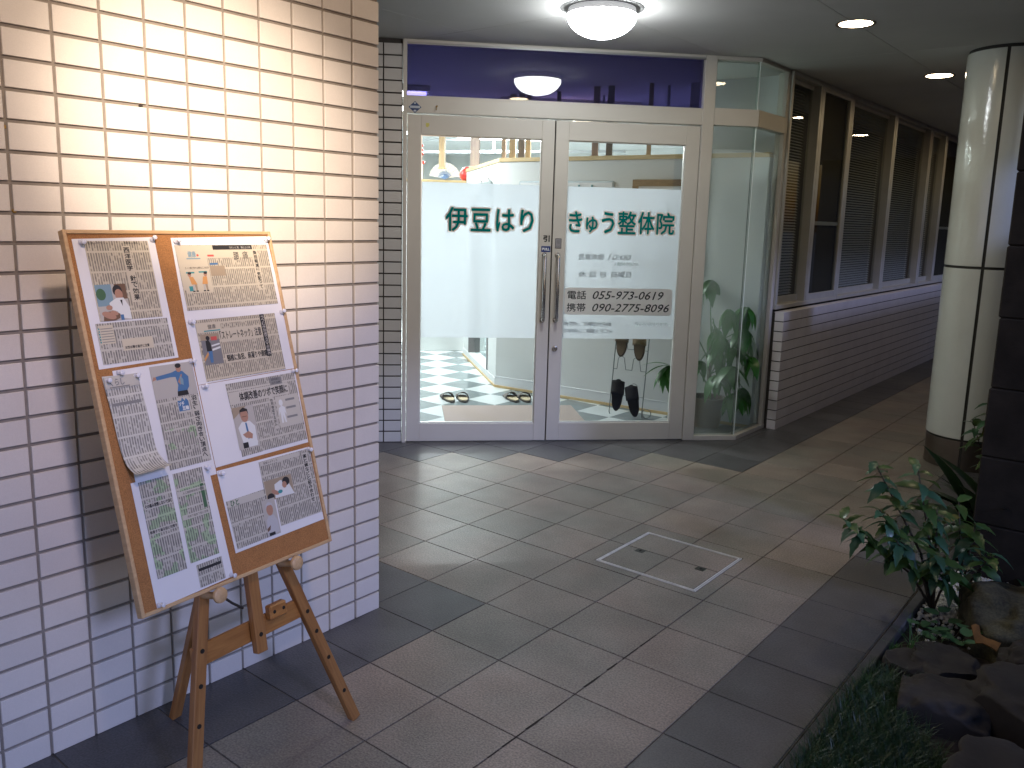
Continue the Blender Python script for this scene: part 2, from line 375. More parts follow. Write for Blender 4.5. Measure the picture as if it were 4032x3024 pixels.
# tiled strip left of the doors
st = thing('tiled_wall', 'narrow strip of grey tiles between the tall wall and the glass doors', 'wall', DF)
B().box(-3.2, -.034, .0075, .25, 0, ZC).obj('mortar_bed', dark_grout, st)
ts = tile_mesh('tile', .1118, .0655, .0075, .001, strip_tile)
items = []
for c in range(26):
    x = -.033-.0585-c*.1190
    for r in range(35):
        z = .0375+r*.0745
        if z > ZC-.02: continue
        items.append((ts, DF @ Matrix.Translation((x, .0075, z)) @ FD, dw(x, 0, z)))
lay_tiles(st, items, 105, 'more_tiles', .0002)
B().box(-3.2, -.034, .003, .02, 0, .004).obj('base_joint', dark_grout, st)

# entrance frame
ef = thing('entrance_frame', 'cream painted metal frame with a bluish transom light over two doors', 'door frame', DF)
B().box(-.031, -.006, -.012, .075, 0, ZC-.001, .002).obj('jamb', white_paint, ef)
B().box(1.903, 1.982, -.012, .075, 0, ZC-.001, .003).obj('post', white_paint, ef)
B().box(-.006, 1.903, -.010, .073, 2.121, 2.216, .002).obj('head_rail', white_paint, ef)
B().box(-.006, 1.903, -.006, .069, 2.216, 2.226, .001).obj('glazing_bead', white_paint, ef)
B().box(-.006, 1.903, -.010, .073, 2.533, ZC-.001, .002).obj('top_rail', white_paint, ef)
B().box(-.006, 1.903, -.016, -.010, 2.527, 2.540).obj('drip_strip', M('grey aluminium strip', (.35, .35, .33), .4, .5), ef)
B().box(-.006, 1.903, .028, .033, 2.226, 2.533).obj('transom_pane', glass('blue tinted glass', (.24, .22, .42), 1.5, .03), ef)
B().box(-.006, 1.903, .02, .06, -.02, .004).obj('threshold', steel, ef)
# sticker, hook
b = B(); b.mat(M('navy print', (.03, .06, .16), .5)); b.poly([(.043, 2.118), (.083, 2.154), (.043, 2.190), (.003, 2.154)], 0)
b.mat(M('pale grey print', (.45, .5, .55), .5)); b.poly([(.012, 2.148), (.074, 2.148), (.074, 2.162), (.012, 2.162)], .0004); b.ell(.043, 2.178, .007, .005, .0004); b.ell(.043, 2.132, .009, .006, .0004)
b.obj('sticker', None, ef, M4=Matrix.Translation((0, -.0125, 0)) @ FD)
b = B(); b.tube([(.178, -.013, 2.165), (.178, -.018, 2.150), (.176, -.026, 2.140), (.172, -.03, 2.146)], .0022, 6); b.tube([(.183, -.012, 2.168), (.173, -.012, 2.160)], .005, 6); b.obj('coat_hook', plug, ef)

clear = glass('clear glass', (.96, .975, .97)); frost = frosted('frosted film', .62, .24)
teal = film('teal lettering', (.0, .32, .30), .5); halo = film('pale lettering edge', (.84, .76, .70), .6)
ink = M('black lettering', (.012, .012, .012), .5); faint = film('faded lettering', (.58, .61, .62), .8)
plate = film('beige sticker', (.80, .76, .73), .75); PALE = film('paler lettering', (.8, .84, .84), .8)
def door(name, label, s0, s1, g0, g1, mir):
    t = thing(name, label, 'door', DF, 'pair of glass entrance doors')
    o0, o1 = s0, s1; zt, zb = 1.990, .1255
    B().box(o0, g0, 0, .042, .006, 2.112, .0025).obj('stile', white_paint, t); B().box(g1, o1, 0, .042, .006, 2.112, .0025).obj('stile', white_paint, t)
    B().box(g0, g1, .0004, .0416, zt, 2.112, .002).obj('rail', white_paint, t); B().box(g0, g1, .0004, .0416, .006, zb, .002).obj('rail', white_paint, t)
    b = B(); 
    b.box(g0, g0+.006, .012, .030, zb, zt); b.box(g1-.006, g1, .012, .030, zb, zt); b.box(g0+.006, g1-.006, .012, .030, zt-.005, zt); b.box(g0+.006, g1-.006, .012, .030, zb, zb+.008)
    b.obj('glazing_bead', M('bright glazing bead', (.7, .7, .66), .3, .4), t)
    p = B().box(g0+.006, g1-.006, .018, .023, zb+.008, zt-.005).obj('pane', clear, t)
    f = B().box(g0+.007, g1-.007, .0150, .0165, .705, 1.703).obj('frosted_film', frost, t)
    return t
dl = door('glass_door', 'left glass door with teal lettering on its frosted band and a blue pull sign', -.003, .934, .083, .853, 0)
dr = door('glass_door', 'right glass door with phone numbers, teal lettering and a keyhole', .942, 1.900, 1.026, 1.806, 1)
B().box(.9345, .9415, .012, .036, .006, 2.112).obj('seal', dark_gap, dl)
FT = Matrix.Translation((0, .0143, 0)) @ FD          # lettering plane just before the film
def chars(parent, L):
    for ch, x0, x1, z0, z1 in L:
        b = B(); put_text(b, ch, x0+.010, x1-.010, z0+.009, z1-.009, .0, .0120, ring=10); b.mat(halo); e = b.obj('letter_edge', halo, parent, M4=FT)
        b = B(); put_text(b, ch, x0+.010, x1-.010, z0+.009, z1-.009, .0006, .0024, ring=5); b.obj('letter', teal, parent, M4=FT)
chars(dl, [('伊', .234, .394, 1.390, 1.558), ('豆', .397, .543, 1.393, 1.552), ('は', .561, .697, 1.396, 1.552), ('り', .719, .823, 1.394, 1.552)])
chars(dr, [('き', 1.040, 1.146, 1.400, 1.552), ('ゅ', 1.155, 1.250, 1.402, 1.520), ('う', 1.260, 1.362, 1.400, 1.552), ('整', 1.370, 1.509, 1.398, 1.560), ('体', 1.506, 1.636, 1.400, 1.560), ('院', 1.634, 1.772, 1.400, 1.558)])
def line(parent, txt, x0, x1, z0, z1, mt, z=.0006, fat=.0009, shear=0., name='lettering'):
    b = B(); put_text(b, txt, x0, x1, z0, z1, z, fat, shear); return b.obj(name, mt, parent, M4=FT)
line(dr, '営業時間', 1.124, 1.290, 1.232, 1.270, faint); line(dr, '10:00', 1.320, 1.478, 1.234, 1.271, faint, shear=.3)
line(dr, '（最終受付', 1.37, 1.53, 1.196, 1.220, PALE); line(dr, '休 診 日', 1.127, 1.312, 1.118, 1.155, faint); line(dr, '日曜日', 1.352, 1.484, 1.118, 1.155, faint)
line(dr, '時間外、日曜日の治療', 1.042, 1.365, .790, .818, faint); line(dr, '行っております。', 1.53, 1.772, .793, .820, PALE); line(dr, 'お気軽にご相談ください', 1.042, 1.38, .744, .772, faint)
b = B(); pts = []
for (cx_, cz_, a) in ((1.754, 1.022, 0), (1.062, 1.022, 90), (1.062, .890, 180), (1.754, .890, 270)):
    pts += [(cx_+.024*math.cos(R(a+k*15)), cz_+.024*math.sin(R(a+k*15))) for k in range(7)]
b.poly(pts, .0, .0005); pl = b.obj('number_sticker', plate, dr, M4=FT)
for (txt, x0, x1, z0, z1, sh) in (('電話', 1.058, 1.184, .970, 1.026, 0), ('055-973-0619', 1.230, 1.716, .972, 1.026, .28), ('携帯', 1.056, 1.182, .887, .943, 0), ('090-2775-8096', 1.230, 1.760, .889, .942, .28)):
    b = B(); put_text(b, txt, x0, x1, z0, z1, .0009, .0008, sh); b.obj('lettering', ink, pl)
# on the stiles
FS = Matrix.Translation((0, -.0006, 0)) @ FD
b = B(); put_text(b, '引', .881, .921, 1.344, 1.384, 0, .0022); b.obj('lettering', ink, dl, M4=FS)
b = B(); b.box(.869, .930, 1.277, 1.315, 0, .001); pn = b.obj('pull_sign', M('blue enamel', (.015, .04, .17), .3), dl, M4=FS)
b = B(); put_text(b, 'PULL', .876, .923, 1.288, 1.304, .0016, .0009); b.obj('lettering', M('white print', (.75, .75, .75), .5), pn)
b = B(); b.box(.960, 1.001, 1.302, 1.367, 0, .002, .0005); pn = b.obj('pull_plate', M('dark sign edge', (.03, .03, .03), .4), dr, M4=FS)
b = B(); b.box(.963, .998, 1.305, 1.364, .002, .0026); q = b.obj('sign_face', M('silver sign', (.30, .30, .31), .35, .6), pn)
b = B(); put_text(b, '引', .970, .991, 1.332, 1.354, .0031); put_text(b, 'PULL', .968, .993, 1.309, 1.317, .0031); b.obj('lettering', M('grey print', (.12, .12, .13), .5), pn)
b = B(); b.poly([(.112, 2.062), (.133, 2.063), (.134, 2.046), (.122, 2.036), (.112, 2.04)], 0); b.obj('tape_scrap', M('yellow tape', (.55, .5, .12), .5), dl, M4=FS)
for (t, s) in ((dl, .890), (dr, .979)):
    pts = [(s, .002, 1.262), (s, -.025, 1.262), (s, -.038, 1.267), (s, -.045, 1.258)]
    pts = [(s, 0, 1.258), (s, -.022, 1.262), (s, -.036, 1.256), (s, -.042, 1.240), (s, -.042, .848), (s, -.036, .832), (s, -.022, .826), (s, 0, .830)]
    b = B(); b.tube(pts, .0115, 12); b.lathe([(0, .004), (.017, .004), (.018, 0)], 16, T=Matrix.Translation((s, 0, 1.258)) @ FD); b.lathe([(0, .004), (.017, .004), (.018, 0)], 16, T=Matrix.Translation((s, 0, .830)) @ FD)
    b.obj('handle', steel, t, auto=40)
b = B(); b.lathe([(0, .016), (.011, .016), (.013, .010), (.0175, .008), (.019, 0)], 20, T=Matrix.Translation((.981, 0, .638)) @ FD); lk = b.obj('lock', steel, dr, auto=40)
B().box(.9795, .9825, -.0168, -.0160, .632, .645).obj('keyhole', dark_gap, lk)

# ---- glass side screen that turns the corner
sg = thing('glass_screen', 'frosted glass corner screen beside the right door with a cream band across it', 'screen', DF)
KX = 2.282                                        # corner along s
cor = dw(KX, 0); 
fs2 = frosted('frosted side glass', .11, .18, (.93, .965, .945)); clear2 = glass('greenish clear glass', (.92, .97, .95), 1.5)
SF = frame((cor.x, cor.y, 0), (0, 1, 0), (-1, 0, 0), (0, 0, 1))   # second leg, x along +Y world
rel = DF.inverted() @ SF
for (nm, z0, z1, mt) in (('pane', .032, 1.975, fs2), ('upper_pane', 1.9765, 2.124, clear2), ('top_pane', 2.232, 2.535, clear2)):
    B().box(1.983, KX-.001, .020, .026, z0, z1).obj(nm, mt, sg)
    B().box(.005, .455, .020, .026, z0, z1).obj(nm, mt, sg, M4=rel)
for (nm, z0, z1, y0) in (('sill', 0, .032, -.012), ('band', 2.124, 2.232, -.010), ('top_rail', 2.535, ZC-.001, -.006)):
    B().box(1.983, KX+.006, y0, .06, z0, z1, .002).obj(nm, white_paint, sg)
    B().box(.008, .498, y0, .06, z0, z1, .002).obj(nm, white_paint, sg, M4=rel)
B().box(.455, .498, -.008, .06, .032, 2.124, .002).obj('jamb', white_paint, sg, M4=rel); B().box(.455, .498, -.008, .06, 2.232, 2.535, .002).obj('jamb', white_paint, sg, M4=rel)
B().tube([(KX, .012, .032), (KX, .012, 2.124)], .003, 6).obj('corner_joint', M('clear silicone', (.75, .82, .8), .2), sg)
B().tube([(KX, .012, 2.232), (KX, .012, 2.535)], .003, 6).obj('corner_joint', M('clear silicone', (.75, .82, .8), .2), sg)

# ---- low tiled wall along the corridor, top at .875
lo = thing('low_wall', 'long low wall of small grey tiles under the corridor windows', 'wall', TR(-.2787, 3.905, 0))
LT = M('corridor tile', (.62, .585, .58), .38, rnd=.03, var=.04, sc=8, bump=.1, bs=60)
B().box(-.30, -.0075, .0075, 8, 0, .8635).obj('mortar_bed', dark_grout, lo)
items = []; tq = tile_mesh('tile', .1165, .0655, .0075, .0008, LT); te = tile_mesh('tile', .066, .0655, .0075, .0008, LT); tt = tile_mesh('tile', .1165, .070, .0075, .0008, LT)
for r in range(12):
    z = .8745-.0365-r*.0732
    zz = max(z, .03)
    for c in range(66):
        y = 3.905+.0585+c*.1195; items.append((tq, Matrix.Translation((-.2862, y, zz)) @ FX, (-.2787, y, zz)))
    items.append((te, Matrix.Translation((-.3125, 3.9125, zz)) @ FD, (-.31, 3.905, zz)))
for c in range(66):
    y = 3.905+.0585+c*.1195; items.append((tt, Matrix.Translation((-.3145, y, .8635)) @ Matrix.Rotation(R(90), 4, 'Z'), (-.31, y, .875)))
lay_tiles(lo, items, 300, 'far_tiles', .0002)

# ---- corridor windows
wg = glass('dark window glass', (.86, .88, .86), 1.42); slat_m = M('blind slat', (.55, .54, .52), .5, rnd=.05)
brown = M('brown insect screen', (.045, .036, .022), .9, var=.1)
def window(label, y0, panes, grp='corridor windows'):
    """panes: (length, kind) kind 'deep' has the glass set back behind a blind, 'front' is flush and screened"""
    t = thing('window', label, 'window', frame((-.352, y0, 0), (0, 1, 0), (-1, 0, 0), (0, 0, 1)), grp)
    tot = sum(p[0] for p in panes)
    B().box(.004, tot-.004, -.004, .10, .885, .915, .002).obj('sill', alum, t); B().box(.004, tot-.004, -.002, .10, 2.525, 2.556, .002).obj('head', alum, t)
    B().box(0, .030, 0, .10, .915, 2.525, .002).obj('frame', alum, t)
    B().box(tot-.026, tot-.004, 0, .10, .915, 2.525, .002).obj('frame', alum, t)
    x = .030
    for k, (ln, kind) in enumerate(panes):
        e = x+ln-.030-(.026 if k == len(panes)-1 else 0)
        d = .062 if kind == 'deep' else .006
        fr = B()
        fr.box(x, x+.026, d-.004, d+.022, .915, 2.525, .0015); fr.box(e-.034, e, d-.004 if kind == 'front' else .004, d+.022, .915, 2.525, .0015)
        fr.box(x+.026, e-.034, d-.003, d+.020, .915, .966, .0015); fr.box(x+.026, e-.034, d-.003, d+.020, 2.497, 2.525, .0015)
        f = fr.obj('sash', alum, t)
        B().box(x+.026, e-.034, d+.006, d+.010, .966, 2.497).obj('pane', wg, f)
        if kind == 'deep':
            bl = B(); z = .972; yy = d+.055
            while z < 2.49:
                bl.add([(x+.03, yy-.010, z-.004), (e-.036, yy-.010, z-.004), (e-.036, yy+.010, z+.009), (x+.03, yy+.010, z+.009)], [(0, 1, 2, 3)]); z += .0215
            tag(bl.obj('blind', slat_m, t), kind='stuff')
        else:
            B().box(x+.026, e-.034, d+.030, d+.034, .966, 2.497).obj('screen', brown, t); B().box(x+.026, e-.034, d+.018, d+.028, 1.50, 1.53).obj('mid_rail', alum, t)
        if k < len(panes)-1: B().box(e+.001, e+.028, .002, .10, .915, 2.525, .001).obj('mullion', alum, t)
        x = e+.030
    return t
window('first corridor window beside the glass screen, one pane blinded and one dark', 3.915, [(.61, 'deep'), (.72, 'front')])
window('second corridor window, a single pane with a closed slatted blind', 5.248, [(1.295, 'deep')])
window('third corridor window, a single blinded pane catching a blue reflection', 6.546, [(1.355, 'deep')])
window('fourth corridor window, partly hidden by the round column', 7.905, [(.66, 'deep'), (.75, 'front')])
window('last corridor window, behind the round column', 9.318, [(1.3, 'deep'), (1.2, 'front')])
# dark room behind the windows, wall at the end of the corridor
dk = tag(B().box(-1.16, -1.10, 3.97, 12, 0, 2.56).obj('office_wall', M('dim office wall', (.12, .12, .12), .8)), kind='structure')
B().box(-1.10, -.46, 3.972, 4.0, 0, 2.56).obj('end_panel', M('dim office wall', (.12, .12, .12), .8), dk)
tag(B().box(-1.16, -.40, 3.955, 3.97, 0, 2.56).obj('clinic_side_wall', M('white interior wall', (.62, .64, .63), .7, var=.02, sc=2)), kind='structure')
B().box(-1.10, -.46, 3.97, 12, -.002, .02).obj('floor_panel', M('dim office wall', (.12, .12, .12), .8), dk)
tag(B().box(-1.2, 2.2, 12.0, 12.2, 0, 2.56).obj('corridor_end_wall', M('dark end wall', (.05, .05, .055), .8)), kind='structure')

# ---- round column
co = thing('column', 'round column clad in glossy cream panels with dark joints and a steel skirt', 'column', TR(.976, 3.926, 0))
B().lathe([(.231, .0), (.231, ZC)], 64).obj('core', M('dark column joint', (.035, .035, .03), .8), co, smooth=True)
cream = M('glossy cream column panel', (.63, .66, .60), .13, var=.03, sc=5, bump=.5, bs=45)
def clad(a0, a1, z0, z1, r, mt, nm):
    n = 20; b = B(); b.lathe([(r-.012, z0), (r-.002, z0), (r, z0+.002), (r, z1-.002), (r-.002, z1), (r-.012, z1)], n, a0=a0, a1=a1)
    for a in (a0, a1):
        c, s = math.cos(R(a)), math.sin(R(a)); b.add([((r-.012)*c, (r-.012)*s, z0), (r*c, r*s, z0), (r*c, r*s, z1), ((r-.012)*c, (r-.012)*s, z1)], [(0, 1, 2, 3)])
    b.obj(nm, mt, co, auto=35)
for k in range(4):
    a = -85+90*k
    clad(a+2.2, a+87.8, .200, 1.258, .239, cream, 'panel'); clad(a+2.2, a+87.8, 1.274, 2.538, .239, cream, 'panel')
    clad(a+2.0, a+88.0, .0, .186, .2335, M('dull steel skirt', (.22, .19, .16), .3, .85, var=.15, sc=6), 'skirt')

# ---- dark stone pillar in the planting bed
pi = thing('stone_pillar', 'square dark pillar of rough stone courses rising from the planting bed', 'pillar', TR(1.372, 1.99, 0))
stone = M('dark rough stone', (.026, .022, .018), .95, var=.3, sc=7, bump=.8, bs=60, rnd=.05, spec=.2)
B().box(.008, .742, .008, .742, -.1, ZC).obj('core', dark_gap, pi)
z = -.08; k = 0
while z < ZC-.01:
    h = min(.300, ZC-z-.004)
    for a in range(2):
        x0, x1 = (0, .372) if a == 0 else (.377, .75)
        j = random.uniform(-.003, .003)
        for (A, C) in ((0, .372), (.377, .75)):
            B().box(x0+j if a == 0 else x0, x1, A, C, z, z+h, .006).obj('stone', stone, pi)
    z += .302; k += 1

# unseen wall added to keep the low blue light off the corridor
gw = thing('light_block_wall', 'unseen dark stone wall added beside the bed to shade the corridor', 'wall', TR(2.30, 2.10, 0))
for k in range(20):
    for r in range(6): B().box(0, .18, k*.40+.002, k*.40+.398, -.05+r*.34, -.05+r*.34+.336, .006).obj('stone', stone, gw)
B().box(.01, .17, .005, 7.99, -.05, 1.98).obj('core', dark_gap, gw)
# ---- ground and planting bed
soil = M('dark garden soil', (.035, .026, .018), .95, var=.4, sc=12, bump=1., bs=90)
gd = bpy.data.meshes.new('garden_bed'); bb = B(); nx, ny = 60, 110
for i in range(nx+1):
    for j in range(ny+1):
        x = 1.30+3.7*i/nx; y = -3.5+11*j/ny; q = noise.noise(V((x*3, y*3, 0)))*.02+noise.noise(V((x*9, y*9, 2)))*.008
        bb.v.append((x, y, -.035+q))
for i in range(nx):
    for j in range(ny): a = i*(ny+1)+j; bb.f.append((a, a+ny+1, a+ny+2, a+1)); bb.mi.append(0)
tag(bb.obj('garden_bed', soil, smooth=True), kind='structure')
kb = tag(B().box(1.2635, 1.2640, -4.2, 14, -.2, -.005).obj('kerb', M('kerb mortar', (.08, .075, .07), .9)), kind='structure')
for k in range(30):
    y = -4.2+k*.6; B().box(1.2655, 1.303, y+.002, y+.598, -.12, .001+random.uniform(-.001, .001), .004).obj('kerb_stone', M('grey kerb stone', (.075, .073, .072), .8, var=.25, sc=14, rnd=.12, bump=.5, bs=200), kb)
gr = B(); gr.add([(-300, -300, -.26), (300, -300, -.26), (300, 300, -.26), (-300, 300, -.26)], [(0, 1, 2, 3)])
tag(gr.obj('ground', M('far ground', (.05, .05, .045), .9, var=.2, sc=.5)), kind='structure')
# building mass above and behind
tag(B().box(-9, 2.6, -6, 14, ZC+.3, ZC+3.5).obj('upper_storey_wall', M('upper facade', (.25, .24, .22), .8)), kind='structure')

# ================================================================== LAMPS
lamp = thing('ceiling_lamp', 'lit white glass dome lamp on the ceiling before the doors', 'lamp', TR(-.541, 1.761, ZC))
B().lathe([(0, -.004), (.205, -.004), (.215, -.001), (.216, 0)], 48).obj('grey_disc', M('grey ceiling disc', (.22, .22, .21), .5), lamp, smooth=True)  # thin grey disc against the ceiling, wider than the dome
B().lathe([(.172, -.004), (.176, -.030), (.181, -.034), (.170, -.038)], 48).obj('rim', M('lit lamp rim', (.7, .7, .68), .4, emit=(.95, .97, 1), es=.45), lamp, auto=40)
prof = [(.178*math.cos(a), -.036-.112*math.sin(a)) for a in [R(k*7.5) for k in range(13)]]
B().lathe(prof, 48).obj('glass_dome', M('lit opal glass', (.9, .9, .9), .3, emit=(.93, .97, 1.0), es=50), lamp, smooth=True)
warm = M('lit warm disc', (.9, .8, .6), .4, emit=(1.0, .78, .50), es=52)
names = {-.98: 'recessed warm ceiling light out over the easel end', .89: 'recessed warm ceiling light between easel and entrance', 2.762: 'recessed warm ceiling light nearest the glass doors', 4.636: 'recessed warm ceiling light beside the round column',
         6.51: 'recessed warm ceiling light mirrored in the first window', 8.39: 'recessed warm ceiling light far along the corridor'}
first = None
for y in (2.762, 4.636, 6.51, 8.39, .89, -.98):
    if first is None:
        t = first = thing('downlight', names[y], 'ceiling light', TR(.415, y, ZC), 'recessed ceiling lights along the corridor')
        B().lathe([(.085, -.001), (.100, -.004), (.103, 0)], 40).obj('trim_ring', M('dark bronze ring', (.10, .08, .06), .4, .6), t, auto=40)
        B().lathe([(0, -.0022), (.080, -.0022), (.085, -.0005)], 40).obj('lens', warm, t)
    else:
        t = copy_tree(first); t.location = (.415, y, ZC); t['label'] = names[y]
# warm adjustable spot above the viewer, aimed at the notice board
SP = V((1.76, -1.62, ZC-.10)); AIM = V((-.279, -.62, 1.66))
sl = thing('spotlight', 'small warm spot fitting on the ceiling aimed at the tiled wall', 'lamp', TR(SP.x, SP.y, ZC))
dq = (AIM-SP).normalized()
B().lathe([(0, 0), (.04, 0), (.04, -.015), (.012, -.018), (.012, -.06)], 24).obj('ceiling_base', M('white lamp rim', (.7, .7, .68), .4), sl, auto=40)
b = B(); b.tube([(0, 0, -.06), V((0, 0, -.09))-dq*.03], .008, 8); b.tube([V((0, 0, -.10))-dq*.05, V((0, 0, -.10))-dq*.005], [.03, .045], 20, False); b.obj('lamp_head', M('white lamp rim', (.7, .7, .68), .4), sl, auto=40)
def spot(nm, pw, size, blend, col, rad=.045):
    d = bpy.data.lights.new(nm, 'SPOT'); d.energy = pw; d.spot_size = R(size); d.spot_blend = blend; d.color = col; d.shadow_soft_size = rad
    o = bpy.data.objects.new(nm, d); COL.objects.link(o); o.location = SP+dq*.02; o.rotation_euler = dq.to_track_quat('-Z', 'Y').to_euler(); return o
spot('spot_beam', 600, 29, 1.0, (1.0, .80, .62)); spot('spot_spill', 112, 74, 1.0, (1.0, .72, .56))

# ================================================================== NOTICE BOARD
ex = V((-.104, .995, -.005)).normalized(); nn = V((.96, .101, .261)); ey = V((-.26, -.022, .965)); nn = ex.cross(ey).normalized(); ey = nn.cross(ex)
BF = frame((.231, -1.187, .564), ex, ey, nn)
nb = thing('cork_board', 'cork notice board in a pale wooden frame leaning back on the easel', 'notice board', BF)
W_, H_, D_ = .600, .900, .020
cork = M('orange brown cork', (.34, .155, .052), .9, var=.06, sc=30, bump=.5, bs=700, speck=.28, ss=420)
B().box(.006, W_-.006, .006, H_-.006, -.014, -.005).obj('cork_sheet', cork, nb)
for (x0, x1, y0, y1) in ((0, .009, 0, H_), (W_-.009, W_, 0, H_)): B().box(x0, x1, y0, y1, -D_, 0, .0012).obj('frame_side', pale_wood, nb)
pw2 = wood_mat('pale pine rail', (.55, .37, .20), (.44, .28, .14), .5, (2.5, 30, 30))
for (y0, y1) in ((0, .009), (H_-.009, H_)): B().box(.009, W_-.009, y0, y1, -D_, -.0003, .0012).obj('frame_rail', pw2, nb)
ZP = -.0046        # sheets lie on the cork
white = M('white copier paper', (.66, .66, .68), .75, var=.015, sc=12)
news_y = newsprint('yellowed newsprint', (.50, .45, .35), .6, off=.01); news_g = newsprint('grey newsprint', (.46, .44, .39), .64)
news_m = newsprint('newsprint with green marker', (.46, .44, .39), .64, mark=(.30, .43, .25), off=.02); news_p = newsprint('pale newsprint', (.52, .51, .47), .6, off=.013)
PM = {k: M('print '+k, c, .7) for k, c in dict(black=(.015, .015, .017), skin=(.36, .20, .14), white=(.6, .62, .62), blue=(.06, .15, .30), teal=(.04, .24, .26), grey=(.2, .2, .2), lgrey=(.40, .38, .35), brown=(.14, .08, .05), orange=(.52, .26, .09), red=(.5, .08, .07), sky=(.17, .27, .33), green=(.05, .12, .06), road=(.17, .17, .18), tan=(.30, .24, .17), hair=(.02, .018, .02), silver=(.42, .42, .44), pyel=(.50, .45, .35), pgrey=(.46, .44, .39)).items()}
SH = [0]
def sheet(label, pts, z=0., mt=white, curl=None):
    SH[0] += 1
    t = thing('paper_sheet', label, 'paper', BF, 'paper sheets pinned on the cork board')
    b = B(); n = 8; m = 10; (x0, y0), (x1, y1), (x2, y2), (x3, y3) = pts   # TL TR BR BL
    for i in range(n+1):
        for j in range(m+1):
            u, v = i/n, j/m
            x = (x0*(1-u)+x1*u)*(1-v)+(x3*(1-u)+x2*u)*v; y = (y0*(1-u)+y1*u)*(1-v)+(y3*(1-u)+y2*u)*v
            b.v.append((x, y, ZP+z+.0004*math.sin(u*5+v*4+SH[0])*v))
    for i in range(n):
        for j in range(m): a = i*(m+1)+j; b.f.append((a, a+1, a+m+2, a+m+1)); b.mi.append(0)
    s = b.obj('sheet', mt, t, smooth=True); t['z'] = ZP+z+.0008; return t
def clip(t, pts, mt, name='clipping', dz=0.):
    b = B(); b.poly([(p[0], p[1]) for p in reversed(pts)], t['z']+dz, .0003); return b.obj(name, mt, t)
def hd(t, L, mt=None, dz=.0006):
    """headlines: (text, x0, x1, y0, y1, vertical, fat)"""
    for (txt, x0, x1, y0, y1, vert, fat) in L:
        b = B(); z = t['z']+dz
        if not vert: put_text(b, txt, x0, x1, y0, y1, z, fat)
        else:
            n = len(txt); h = (y1-y0)/n
            for i, ch in enumerate(txt):
                if ch == ' ': continue
                hh = h*.86 if ch not in '、っに' else h*.6; ww = (x1-x0)*(1 if ch not in '、' else .4)
                yy = y1-i*h-hh; put_text(b, ch, x0, x0+ww, yy, yy+hh, z, fat)
        b.obj('headline', mt or PM['black'], t)
def shapes(t, name, L, dz=.0006):
    """a printed picture: flat shapes ('r',x0,x1,y0,y1,col) ('e',cx,cy,rx,ry,col[,rot]) ('p',pts,col)"""
    b = B(); z = t['z']+dz
    for i, s in enumerate(L):
        b.mat(PM[s[5]] if s[0] != 'p' else PM[s[2]]); zz = z+i*.00004
        if s[0] == 'r': b.poly([(s[1], s[3]), (s[2], s[3]), (s[2], s[4]), (s[1], s[4])], zz)
        elif s[0] == 'e': b.ell(s[1], s[2], s[3], s[4], zz, rot=s[6] if len(s) > 6 else 0)
        else: b.poly(s[1], zz)
    b.obj(name, None, t)
def rect(x0, x1, y0, y1, d=0): return [(x0, y1), (x1+d, y1), (x1, y0), (x0-d, y0)]
# A: top left
t = sheet('topmost left sheet, clipping with a photo of a doctor bending to a patient', [(.020, .879), (.230, .884), (.231, .580), (.022, .576)])
clip(t, rect(.047, .210, .685, .874), news_y); clip(t, rect(.034, .220, .585, .681), news_g)
hd(t, [('医療ルネサンス', .055, .105, .866, .872, 0, 0), ('高齢者の痛み', .145, .183, .866, .872, 0, 0)], dz=.0007)
shapes(t, 'clear_strip', [('r', .138, .160, .725, .862, 'pyel')], dz=.0004); shapes(t, 'clear_strip', [('r', .090, .170, .612, .640, 'pyel')], dz=.0004)
hd(t, [('西洋医学', .141, .156, .800, .858, 1, .0004), ('針で効果', .144, .159, .728, .790, 1, .0004), ('女性は寝せ過ぎに注意', .095, .158, .616, .623, 0, .0002)], dz=.0007)
shapes(t, 'photo', [('r', .050, .127, .685, .771, 'lgrey'), ('r', .050, .09, .72, .771, 'sky'), ('e', .062, .748, .012, .014, 'green'), ('r', .098, .127, .735, .771, 'brown'), ('e', .104, .755, .012, .014, 'hair'), ('e', .106, .746, .010, .013, 'skin'),
    ('p', [(.078, .727), (.098, .738), (.116, .738), (.127, .715), (.127, .686), (.105, .690), (.095, .706), (.080, .712)], 'white'), ('p', [(.106, .733), (.112, .733), (.110, .718)], 'black'), ('e', .076, .716, .008, .006, 'skin'), ('p', [(.056, .685), (.06, .706), (.085, .708), (.10, .70), (.098, .690), (.085, .685)], 'brown'), ('e', .072, .698, .018, .008, 'skin', -20), ('e', .086, .703, .010, .005, 'skin', -20), ('r', .100, .108, .685, .698, 'blue')])
shapes(t, 'table', [('r', .038, .075, .632, .676, 'pyel')]+[('r', .038, .041, .635+k*.0062, .639+k*.0062, 'teal') for k in range(6)]+[('r', .043, .073, .636+k*.0062, .6378+k*.0062, 'grey') for k in range(6)], dz=.0005)
